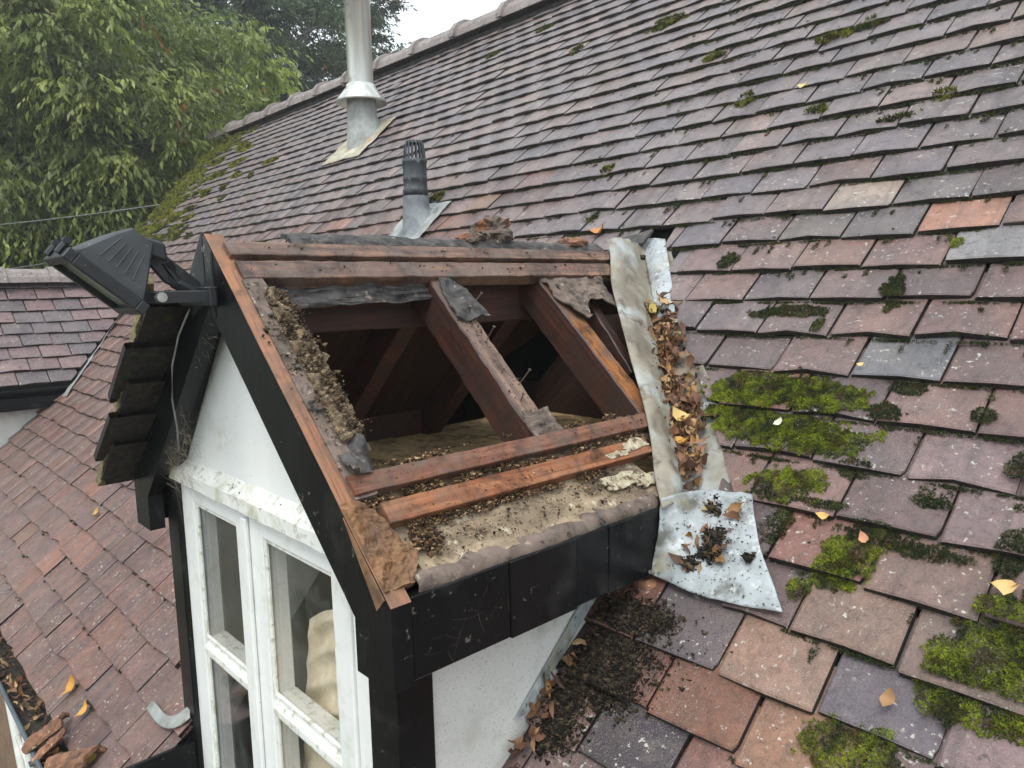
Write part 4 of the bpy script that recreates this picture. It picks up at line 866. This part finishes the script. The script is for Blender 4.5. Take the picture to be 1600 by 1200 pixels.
# broken ridge tile pieces near the gutter
def curved_shard(name, c, L, rad, ang, yaw, pitch, seed, label):
    rows = []
    for i in range(8):
        a = i / 7; rows.append([(a * L - L / 2 + .008 * ns((i, k, seed), .7), rad * (1 + .25 * ns((i * .4, seed, k * .3), 1)) * math.sin(t), rad * math.cos(t) - rad) for k, t in enumerate(np.linspace(-ang, ang * (.8 + .2 * math.sin(i)), 9))])
    V, F = grid_sheet(rows, .011, (0, 0, 1), .006, 60, seed, 1); Mx = Matrix.Translation(Vector(c)) @ Matrix.Rotation(yaw, 4, 'Z') @ Matrix.Rotation(pitch, 4, 'Y'); V = [tuple(Mx @ Vector(v)) for v in V]
    o = fixn(obj(name, V, F, M['shard'])); tag(o, label, 'tile shard'); return o
curved_shard('terracotta_shard', rp3(-1.86, -.645, .045), .12, .032, 1.3, R_(60), R_(-35), 2, 'upright curled terracotta shard half over the gutter')
curved_shard('terracotta_shard', rp3(-1.80, -.655, .035), .10, .022, 1.2, R_(55), R_(-42), 6, 'narrow pale terracotta shard leaning against the curled one')
curved_shard('terracotta_shard', rp3(-1.66, -.625, .034), .17, .036, 1.35, R_(25), R_(-20), 9, 'long brown broken ridge tile lying on the eaves tiles')
# ================================================================== moss
MV, MF, MC = [], [], []; mcount = 0
def blades(P, N, ln, wd, col, nb=5):
    """tufts of thin blades around each point"""
    global mcount
    n = len(P)
    for _ in range(nb):
        d = N + RNG.normal(0, .75, (n, 3)); d /= np.linalg.norm(d, axis=1, keepdims=True); sd_ = np.cross(d, RNG.normal(0, 1, (n, 3))); sd_ /= np.linalg.norm(sd_, axis=1, keepdims=True) + 1e-9
        l = (ln * RNG.uniform(.5, 1.3, n))[:, None]; w = (wd * RNG.uniform(.6, 1.3, n))[:, None]; b0 = P + RNG.normal(0, wd * .8, (n, 3))
        V = np.stack([b0 - sd_ * w, b0 + sd_ * w, b0 + d * l], 1).reshape(-1, 3); F = np.arange(3 * n).reshape(-1, 3) + mcount
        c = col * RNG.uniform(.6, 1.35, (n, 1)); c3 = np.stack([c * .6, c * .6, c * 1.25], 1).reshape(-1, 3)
        MV.append(V); MF.append(F); MC.append(c3); mcount += 3 * n
GR = np.array((.36, .42, .045)); DK = np.array((.05, .066, .03)); YL = np.array((.40, .38, .05)); OLV = np.array((.15, .17, .05))
HUMPV, HUMPF = MB(), None
def moss(x, s, rx, rs, H, col, dens=230000, ln=.0042, wd=.00075, dark=.12, seed=None, streak=0.):
    seed = int((x * 37 + s * 91) * 100) if seed is None else seed
    n = int(dens * math.pi * rx * rs); a = RNG.uniform(-1, 1, (int(n * 1.6), 2)); q = a * [rx * 1.15, rs * 1.15]
    rad = np.sqrt((q[:, 0] / rx) ** 2 + (q[:, 1] / rs) ** 2)
    nz = np.array([mnoise.noise(Vector((u * 28 + seed, v * 28, seed * .3))) + .6 * mnoise.noise(Vector((u * 75, v * 75 + seed, 2))) for u, v in q])
    keep = rad < .95 + .5 * nz; q, rad, nz = q[keep], rad[keep], nz[keep]
    if not len(q): return
    step = -((s + q[:, 1]) / G % 1.0) * .0140 + .0025
    h = .5 * H * np.clip(1 - rad ** 2, 0.04, 1) ** .6 * (.75 + .7 * nz) * RNG.uniform(.35, 1.05, len(q)) + step
    P = (x + q[:, 0])[:, None] * EX + (s + q[:, 1])[:, None] * EY + h[:, None] * EZ
    m = np.clip((nz * 1.2 + .5 - dark), 0, 1)[:, None] * (RNG.random((len(q), 1)) > .12); c = DK * (1 - m) + col * m; br = np.array([mnoise.noise(Vector((u * 45 + seed, v * 45, 7.7))) > .28 for u, v in q]); c[br] = c[br] * .25 + np.array((.10, .075, .03)) * .75
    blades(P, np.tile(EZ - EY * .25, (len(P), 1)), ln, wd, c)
for a in ((-.345, .600, .11, .05, .011), (-.26, .592, .10, .05, .012), (-.19, .590, .08, .05, .012), (-.30, .50, .09, .05, .011), (-.22, .495, .10, .05, .012), (-.14, .485, .075, .045, .010), (-.38, .54, .06, .05, .008), (-.195, .362, .07, .05, .014), (-.16, .39, .045, .03, .01), (-.035, .262, .05, .055, .016), (-.05, .225, .03, .04, .012), (.175, .16, .06, .06, .016), (.205, .225, .045, .045, .014), (.145, .10, .035, .05, .012), (.21, .08, .05, .03, .01), (.072, -.035, .085, .045, .014), (-.092, .18, .02, .025, .012), (.24, .14, .05, .07, .014)): moss(*a, GR)
for a in ((-.01, .31, .06, .022, .008), (.075, .300, .06, .016, .006), (-.07, .56, .035, .03, .006), (-.05, .635, .035, .02, .006), (.085, .58, .022, .018, .006), (-.155, .90, .028, .05, .008), (-.60, 1.012, .028, .04, .009), (-.34, .835, .07, .022, .008), (-.42, .83, .04, .02, .006), (-.18, .285, .03, .04, .007), (.18, .32, .02, .05, .008), (.05, .39, .035, .015, .006), (-.11, .345, .04, .012, .006), (.16, .485, .02, .03, .006), (.155, .09, .03, .05, .008), (-.08, .43, .03, .022, .005)): moss(*a, OLV, dark=.62)
for a in ((-1.677, 2.70, .10, .06, .014), (-.717, 2.14, .07, .04, .012), (-.60, 2.155, .07, .03, .010), (-1.209, 2.225, .05, .035, .01), (-2.842, 3.23, .07, .04, .01), (-3.219, 3.11, .05, .045, .01), (-2.265, 2.74, .04, .05, .008), (-.608, 1.69, .035, .03, .008), (-.34, 1.56, .05, .02, .007), (-.25, 1.64, .03, .025, .007), (-.905, 1.84, .035, .04, .007), (-1.33, 1.55, .03, .03, .007), (-1.23, 1.27, .025, .03, .007), (-2.37, 1.56, .05, .05, .012), (-2.46, 1.44, .05, .05, .012)): moss(*a, YL * .55 + OLV * .4, dens=26000, ln=.012, wd=.0022, dark=.3)
moss(-.068, 1.04, .012, .018, .008, GR); moss(-.152, .86, .012, .03, .006, OLV); moss(-.28, .79, .012, .03, .006, OLV)
# joint moss: small tufts under the tile edges on the near and upper right slope
for i in range(2600):
    c = RNG.integers(-1, 30); s = c * G - .006; x = RNG.uniform(-1.5, .35) if RNG.random() < .8 else RNG.uniform(-4, .3)
    if x < -.95 + max(0, (.85 - s * CP)) * 1.0 - .3 and s * CP < .86: continue
    if s * CP < .85 and x < (xcut(s * CP) or -.1): continue
    if RNG.random() < .8: moss(x, s, RNG.uniform(.008, .04), .0035, .003, DK * 1.6 + OLV * .15, dens=110000 if s < 1.5 else 40000, ln=.0042 if s < 1.5 else .007, wd=.001 if s < 1.5 else .0018, dark=.3, seed=i)
    else: moss(x, s - RNG.uniform(0, .03), .006, RNG.uniform(.008, .02), .004, OLV, dens=90000, ln=.006, dark=.5, seed=i)
# far verge, yellow moss band
for i in range(150):
    s = RNG.uniform(1.5, 3.55); x = XV(s) + RNG.gamma(1.5, .30) + .05; moss(x, s, RNG.uniform(.06, .16), RNG.uniform(.03, .07), .02, YL * .75 + GR * .3, dens=9000, ln=.022, wd=.004, dark=.2, seed=i)
for i in range(16):
    s = RNG.uniform(1.6, 2.5); x = RNG.uniform(-6.8, -5.6); moss(x, s, RNG.uniform(.03, .08), RNG.uniform(.03, .05), .012, YL * .4 + OLV * .4, dens=9000, ln=.018, wd=.004, dark=.4, seed=i + 100)
# wing ridge tuft and lower left joints
for i in range(70):
    c = RNG.integers(-8, 2); x = RNG.uniform(-3.2, -1.45); moss(x, c * G - .005, RNG.uniform(.006, .02), .005, .004, DK * 1.3, dens=60000, ln=.006, wd=.0012, dark=.3, seed=i + 300)
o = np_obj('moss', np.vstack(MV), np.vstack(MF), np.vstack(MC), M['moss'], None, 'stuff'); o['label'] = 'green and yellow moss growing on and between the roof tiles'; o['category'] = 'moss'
# dark crumbly debris against the cheek foot
MV, MF, MC = [], [], []; mcount = 0
def crumbs(P, size, cols):
    global mcount
    n = len(P); sz = (size * np.clip(RNG.lognormal(-.35, .6, n), .2, 3.2))[:, None]; T = np.array(((1, 1, 1), (1, -1, -1), (-1, 1, -1), (-1, -1, 1.)))
    V = P[:, None, :] + (T[None] + RNG.normal(0, .45, (n, 4, 3))) * sz[:, None, :] * np.array((1, 1.0, .8))
    MV.append(V.reshape(-1, 3)); MF.append((np.arange(n)[:, None, None] * 4 + np.array(((0, 1, 2), (0, 3, 1), (0, 2, 3), (1, 3, 2)))[None]).reshape(-1, 3) + mcount)
    MC.append(np.repeat(np.array(cols)[RNG.integers(0, len(cols), n)] * RNG.uniform(.5, 1.3, (n, 1)), 4, 0)); mcount += 4 * n
CD = [sc((60, 48, 38)), sc((96, 76, 56)), sc((140, 112, 80)), sc((44, 36, 30)), sc((120, 88, 62)), sc((176, 150, 116))]; CK = [sc((46, 42, 36)), sc((64, 56, 46)), sc((36, 32, 28)), sc((88, 76, 60))]; CM = [sc((116, 100, 80)), sc((88, 72, 56)), sc((60, 48, 39)), sc((142, 124, 100)), sc((104, 86, 66))]
for X, s, rx, rs, k in ((-.375, .02, .06, .05, 4500), (-.36, -.05, .075, .05, 5000), (-.40, -.13, .05, .06, 3600), (-.30, .045, .04, .03, 900), (-.39, -.20, .05, .05, 2000), (-.33, -.10, .06, .04, 2200), (-.30, -.02, .10, .08, 700)):
    q = RNG.normal(0, .45, (k, 2)) * [rx, rs]; q = q[(X + q[:, 0]) > -.44]; st_ = -((s + q[:, 1]) / G % 1.0) * .0140
    crumbs((X + q[:, 0])[:, None] * EX + (s + q[:, 1])[:, None] * EY + (st_ + .002 + RNG.random(len(q)) * .005)[:, None] * EZ, .0015, CK)
for X, s, rx, rs in ((-.385, .01, .05, .035), (-.37, -.055, .07, .035), (-.405, -.13, .04, .04), (-.40, -.20, .04, .04)):
    V_, F_ = grid_sheet([[RP(max(X + rx * a * (1 + .3 * ns((a, b_, X), 2)), -.442), s + rs * b_ * (1 + .3 * ns((b_, a, s), 2)), -((s + rs * b_) / G % 1.0) * .0140 + .006 * (1 - a * a) * (1 - b_ * b_) - .001) for a in np.linspace(-1, 1, 9)] for b_ in np.linspace(-1, 1, 7)], .004, EZ, .004, 60, 3, 1)
    o = obj('soil_debris', V_, F_, M['soil']); o['kind'] = 'stuff'; o['label'] = 'dark wet soil washed against the foot of the white cheek wall'; o['category'] = 'debris'
def dcr(t0, ts, y0_, y1_, k, h0, h1, size, cols):
    y = RNG.uniform(y0_, y1_, k); t = t0 + RNG.normal(0, ts, k); kp = np.array([mnoise.noise(Vector((a * 14, b_ * 30, t0 * 9))) > -.18 for a, b_ in zip(y, t)]); y, t = y[kp], t[kp]
    crumbs(np.array([DR(a, b_, RNG.uniform(h0, h1)) for a, b_ in zip(y, t)]), size, cols)
dcr(.606, .007, -.45, .22, 6500, -.004, .002, .0012, CD); dcr(.660, .005, -.40, .10, 2600, -.006, .001, .0012, CD); dcr(.552, .005, -.44, .22, 3500, -.004, .003, .0013, CD); dcr(.70, .016, -.39, .10, 1200, -.004, .002, .0009, CD); dcr(.69, .010, -.41, -.36, 700, -.004, .004, .0014, CD)
dcr(.578, .012, -.45, .25, 260, .012, .013, .0008, CD); dcr(.635, .012, -.42, .2, 200, .010, .011, .0008, CD); dcr(.10, .012, -.44, .55, 220, .008, .0095, .0010, CK + CD); dcr(.05, .012, -.44, .58, 160, .012, .0135, .0010, CK + CD)
k = 1700; t = RNG.uniform(.165, .495, k); y = RNG.normal(-.42, .016, k) + .008 * np.sin(t * 70); crumbs(np.array([DR(a, b_, .004 + .012 * max(0, 1 - ((a + .42) / .03) ** 2)) for a, b_ in zip(y, t)]), .0017, CM)
dcr(.33, .10, -.463, -.445, 300, .006, .010, .0009, CK + CM); dcr(.35, .10, -.05, .0, 200, -.004, -.001, .0010, CK)
k = 90; x = RNG.uniform(-1.33, -.56, k); kp = np.array([mnoise.noise(Vector((q * 9, 0, 0))) > -.1 for q in x]); x = x[kp]; yy_ = RNG.uniform(-.447, -.434, len(x)); crumbs(np.stack([x, yy_, .262 - (-.432 - yy_) * 1.5 + .0005], 1), .0007, [sc((90, 84, 56)), sc((120, 110, 76)), sc((66, 60, 44))])
k = 420; X = RNG.normal(-.25, .05, k); Y = RNG.normal(.15, .04, k); crumbs(np.array([rp3(a, b_, .0085) for a, b_ in zip(X, Y)]), .0009, CK); 
for X0, Y0, sx, k in ((-.272, .165, .014, 200), (-.262, .14, .010, 200), (-.285, .118, .008, 140), (-.19, .15, .004, 60), (-.305, .205, .014, 160)): crumbs(np.array([rp3(RNG.normal(X0, sx), RNG.normal(Y0, sx * .6), .010 + RNG.random() * .006) for _ in range(k)]), .0024, CK)
o = np_obj('crumb_debris', np.vstack(MV), np.vstack(MF), np.vstack(MC), M['moss'], None, 'stuff'); o['label'] = 'dark crumbling debris scattered on the dormer timbers and tiles'; o['category'] = 'debris'
# ================================================================== dry leaves
def leaf_mesh(C, D, N, L, Wd, curl, seg=4):
    """n curled leaves: centre line along D, normal N"""
    n = len(C); D = D / np.linalg.norm(D, axis=1, keepdims=True); Sd = np.cross(N, D); Sd /= np.linalg.norm(Sd, axis=1, keepdims=True) + 1e-9; N = np.cross(D, Sd)
    prof = [0.02, .75, 1.0, .7, 0.02]; V = np.zeros((n, 5, 3, 3))
    for i in range(5):
        a = i / 4; off = D * ((a - .5) * L)[:, None] + N * (curl * L * ((a - .5) ** 2 * 3 - .3))[:, None]
        for j, sg in enumerate((-1, 0, 1)): V[:, i, j] = C + off + Sd * (sg * Wd * prof[i])[:, None] + N * (abs(sg) * Wd * prof[i] * curl * .9)[:, None]
    V += RNG.normal(0, 1, V.shape) * (Wd * (.22 if n > 1 else .10))[:, None, None, None]
    F = []
    for i in range(4):
        for j in range(2): a = i * 3 + j; F.append((a, a + 1, a + 4, a + 3))
    F = np.array(F); FF = (F[None] + (np.arange(n) * 15)[:, None, None]).reshape(-1, 4)
    return V.reshape(-1, 3), FF
BR = [sc((118, 84, 64)), sc((94, 66, 52)), sc((142, 104, 78)), sc((164, 126, 94)), sc((80, 58, 48)), sc((128, 92, 70)), sc((186, 154, 112)), sc((176, 132, 82))]
C = []; Nn = []
for i in range(480):
    t = .235 + (.70 - .235) * RNG.random() ** .85; yv = valleyY(t); xv = DX + t * DC; lay = RNG.random()
    c = np.array((xv + RNG.uniform(-.022, .066), yv + RNG.uniform(-.055, .02), 0)); c[2] = max(c[1] * SP / CP + .004, DZ - (c[0] - DX) * DS / DC + .004) + lay * .008; C.append(c); Nn.append(np.array((.35, -.35, .8)) + RNG.normal(0, .28, 3))
for i in range(22):
    X = RNG.normal(-.285, .03); Y = RNG.normal(.165, .03); C.append(rp3(X, Y, .012 + RNG.random() * .008)); Nn.append(EZ + RNG.normal(0, .4, 3))
for i in range(26): C.append(rp3(RNG.normal(-.42, .012), RNG.normal(-.14, .05), .014)); Nn.append(EZ + RNG.normal(0, .5, 3))
for i in range(240): x = RNG.uniform(-3.6, -1.4); C.append(np.array((x, -.652 + RNG.uniform(-.04, .04), -.622 + RNG.random() * .012))); Nn.append(np.array((0, 0, 1.)) + RNG.normal(0, .4, 3))
C = np.array(C); Nn = np.array(Nn); n = len(C); D = RNG.normal(0, 1, (n, 3)); L = RNG.uniform(.016, .048, n); Wd = L * RNG.uniform(.09, .30, n)
V, F = leaf_mesh(C, D, Nn, L, Wd, RNG.uniform(-.5, .8, n)); cols = np.array([BR[k] for k in RNG.integers(0, len(BR), n)]) * RNG.uniform(.55, 1.15, (n, 1))
o = np_obj('leaf_litter', V, F, np.repeat(cols, 15, 0), M['litter'], None, 'stuff'); o['label'] = 'brown dead leaves packed into the metal valley and gutter'; o['category'] = 'leaves'
def one_leaf(p, nrm, d, L, w, col, label, curl=.4):
    V, F = leaf_mesh(np.array([p]), np.array([d]), np.array([nrm], float), np.array([L]), np.array([w]), np.array([curl])); o = np_obj('fallen_leaf', V, F, np.tile(sc(col), (15, 1)), M['litter']); tag(o, label, 'leaf', 'loose fallen leaves on the roof'); return o
def pv(t, dx=0., dy=0., h=.02):
    return np.array((DX + t * DC + dx, valleyY(t) + dy, 0)) + np.array((0, 0, (valleyY(t) + dy) * SP / CP + h))
VN = (.45, -.35, .8)
one_leaf(pv(.27, .005, -.02, .035), (.5, -.5, .7), (.2, .4, -.6), .034, .016, (214, 196, 110), 'round yellow leaf at the head of the leaf-filled valley', .1)
one_leaf(pv(.60, .02, -.01, .03), VN, (1, .2, -.3), .045, .017, (226, 196, 132), 'crumpled cream leaf in the lower valley', .8)
one_leaf(pv(.645, .01, -.02, .026), VN, (1, .3, -.1), .05, .013, (206, 158, 82), 'curled amber leaf lowest in the valley', .7)
one_leaf(pv(.50, .0, -.015, .03), VN, (.6, .8, .2), .022, .009, (196, 172, 130), 'small pale leaf halfway down the leafy valley', .4)
for (x, s), d, L, col, lb in (((.185, .265), (1, .2, .1), .034, (226, 190, 130), 'crumpled cream leaf on the mossy tile at right edge'), ((.09, .05), (.1, .8, .7), .028, (168, 130, 92), 'brown winged seed leaf on the grey tile at lower right'), ((-.098, .318), (1, .3, 0), .022, (220, 180, 112), 'small cream leaf just below the middle moss clump'), ((-.148, .672), (1, .2, .2), .016, (222, 200, 140), 'tiny yellow leaf under the pale grey tile'), ((-1.144, 1.185), (1, .1, .3), .05, (196, 140, 96), 'tan curled leaf on the tiles above the valley head'), ((-1.976, -.776), (.4, -.6, -.6), .06, (206, 150, 66), 'yellow curled leaf on the lower left tiles, the upper of two'), ((-1.814, -.782), (.3, -.6, -.6), .05, (212, 160, 84), 'yellow curled leaf on the lower left tiles, the lower of two'), ((-1.60, -.825), (1, .3, .2), .04, (210, 192, 110), 'pale yellow leaf at the bottom edge beside the broken ridge tile'), ((-.02, .292), (.5, -.5, -.5), .024, (206, 150, 120), 'pinkish leaf on the moss clump near the apron tip'), ((-2.84, -.36), (.6, -.5, -.5), .05, (196, 150, 86), 'small orange leaf on the left tiles beside the dormer'), ((-.255, .505), (.3, .6, .5), .022, (226, 224, 200), 'white slender leaf on the big moss patch'), ((-.70, 1.83), (1, .2, .2), .035, (214, 196, 140), 'pale twig-like leaf high on the right-hand tiles')):
    one_leaf(RP(x, s, .008), EZ, np.array(d, float), L, L * .34, col, lb, .55)
# ================================================================== overhead wires
for k, (a, b_) in enumerate((((-1408.35, 223.8, 120.05), (-1253.2, 394.28, 137.56)), ((-1402.9, 216.53, 50.6), (-1352.36, 272.17, 56.85)))):
    dist = 9.5; A = CAMPOS + np.array(a) / 1408 * dist * .95; B = CAMPOS + np.array(b_) / 1408 * dist; dv = B - A
    p0 = A - dv * 2.0; p1 = B + dv * (.9 if k == 0 else 1.4); pts = [p0 + (p1 - p0) * i / 14 - np.array((0, 0, .12 * (1 - (2 * i / 14 - 1) ** 2) - .1)) for i in range(15)]
    mb = MB(); mb.tube(pts, .006, 6); o = mb.out('overhead_wire', M['wire'], None, True); tag(o, ('thin overhead wire crossing in front of the tree, the upper one', 'thin overhead wire just above the far left dormer ridge')[k], 'wire', 'overhead wires by the tree')
# ================================================================== trees
def tree(name, base, crown_c, crown_r, nclump, sprays, leafL, col_a, col_b, label, seed, droop=.9, orange=.006, vis=None):
    rg = np.random.default_rng(seed); t = empty(name, base, label, 'tree', 'trees behind the roof'); base = np.array(base, float); cc = np.array(crown_c); cr = np.array(crown_r)
    mb = MB(); top = cc + np.array((0, 0, cr[2] * .75))
    tr = [base + (top - base) * a + np.array((.25 * math.sin(a * 5 + seed), .2 * math.sin(a * 4), 0)) for a in np.linspace(0, 1, 9)]; mb.tube(tr, [.30 * (1 - .9 * a) + .015 for a in np.linspace(0, 1, 9)], 9); mb.out('trunk', M['bark'], t, True)
    cl = []
    while len(cl) < nclump:
        q = rg.uniform(-1, 1, 3); rad = np.linalg.norm(q)
        if rad > 1 or rad < .35: continue
        if rad < .62 and rg.random() < .5: continue
        p = cc + q * cr * (1 + .10 * math.sin(q[0] * 7 + q[2] * 5))
        cl.append(p)
    cl = np.array(cl); lb = MB()
    for i, p in enumerate(cl[: max(60, nclump // 4)]):
        st_ = tr[int(rg.integers(2, 8))]; mid = (st_ * .55 + p * .45) + np.array((0, 0, .35)) + rg.normal(0, .15, 3); pts = [st_ * (1 - a) ** 2 + 2 * mid * a * (1 - a) + p * a * a for a in np.linspace(0, 1, 7)]
        lb.tube(pts, [.035 * (1 - a) + .007 for a in np.linspace(0, 1, 7)], 5, caps=False)
    lb.out('limbs', M['bark'], t, True)
    # hanging sprays: each clump is a dome of arching twigs with leaves hanging from them
    n = nclump * sprays; ci = np.repeat(np.arange(nclump), sprays); cb = rg.uniform(.4, 1.45, nclump); size = rg.uniform(.30, .62, nclump)
    o0 = cl[ci] + rg.normal(0, 1, (n, 3)) * (size[ci][:, None] * np.array((.30, .30, .22)))
    out = (cl[ci] - cc); out /= np.linalg.norm(out, axis=1, keepdims=True); ax = rg.normal(0, 1, (n, 3)); ax[:, 2] *= .35; ax /= np.linalg.norm(ax, axis=1, keepdims=True); ax = ax * .8 + out * .5; ax[:, 2] += .18
    V, F, Cc = [], [], []; cnt = 0; nl = 11; ln_ = (size[ci] * rg.uniform(.6, 1.25, n))[:, None]
    mixf = rg.random((nclump, 1))[ci] * .6 + rg.random((n, 1)) * .4; base_c = (np.array(col_a)[None] * (1 - mixf) + np.array(col_b)[None] * mixf) * cb[ci][:, None]
    org = rg.random(n) < orange; base_c[org] = np.array((.32, .15, .04))
    for k in range(nl):
        a = (k + rg.random((n, 1)) * .5) / (nl - 1); p = o0 + ax * a * ln_ + np.array((0, 0, -1.)) * (droop * .75 * ln_ * a * a)
        d = ax * .45 + rg.normal(0, .25, (n, 3)); d[:, 2] -= droop * (.55 + .5 * a[:, 0]); d /= np.linalg.norm(d, axis=1, keepdims=True)
        s_ = np.cross(d, rg.normal(0, 1, (n, 3)) + np.array((0, 0, .6))); s_ /= np.linalg.norm(s_, axis=1, keepdims=True) + 1e-9; nn = np.cross(s_, d)
        l = (leafL * rg.uniform(.65, 1.25, n))[:, None]; w = l * rg.uniform(.12, .21, (n, 1))
        V.append(np.stack([p, p + d * l * .45 + s_ * w + nn * w * .4, p + d * l, p + d * l * .45 - s_ * w + nn * w * .4], 1).reshape(-1, 3))
        F.append(np.concatenate([np.arange(n)[:, None] * 4 + np.array((0, 1, 2)), np.arange(n)[:, None] * 4 + np.array((0, 2, 3))]) + cnt); cnt += 4 * n
        Cc.append(np.repeat(base_c * rg.uniform(.75, 1.3, (n, 1)), 4, 0))
    cr_o = np_obj('crown', np.vstack(V), np.vstack(F), np.vstack(Cc), M['leaf'], t); return t
tree('weeping_tree', (-11.6, 1.6, GZ), (-11.6, 1.9, 2.0), (2.9, 3.2, 3.2), 660, 42, .108, (.10, .14, .04), (.34, .38, .10), 'light green drooping-leaved tree behind the far left end of the roof', 5)
tree('weeping_tree', (-13.2, -3.2, GZ), (-13.2, -3.0, 2.2), (2.6, 2.8, 3.6), 300, 34, .10, (.10, .14, .045), (.30, .34, .10), 'mid green drooping-leaved tree at the left edge of the frame', 9)
tree('dark_tree', (-15.5, 7.0, GZ), (-15.5, 6.6, 4.6), (3.0, 3.7, 4.2), 640, 44, .105, (.045, .07, .035), (.10, .14, .06), 'darker tall tree behind the steel flue', 17, .55, .002)
tree('dark_tree', (-18.5, 1.5, GZ), (-18.5, 1.5, 4.2), (2.6, 5.0, 4.6), 420, 30, .15, (.045, .07, .038), (.085, .115, .055), 'dark tree filling the gaps behind the light green tree', 23, .55, .002)

# ================================================================== damp air
mb = MB(); mb.box((-26, -14, GZ - 1.0), (6, 16, 11.5)); hz = mb.out('haze', [], None); hz['kind'] = 'stuff'; hz['label'] = 'thin damp haze in the overcast air'
hm = bpy.data.materials.new('damp_haze'); hm.use_nodes = True; hn = hm.node_tree; hn.nodes.clear(); ho = hn.nodes.new('ShaderNodeOutputMaterial'); hv = hn.nodes.new('ShaderNodeVolumePrincipled')
hv.inputs['Color'].default_value = (.93, .97, 1, 1); hv.inputs['Density'].default_value = .0045; hv.inputs['Anisotropy'].default_value = .2; hn.links.new(hv.outputs[0], ho.inputs['Volume']); hz.data.materials.append(hm)
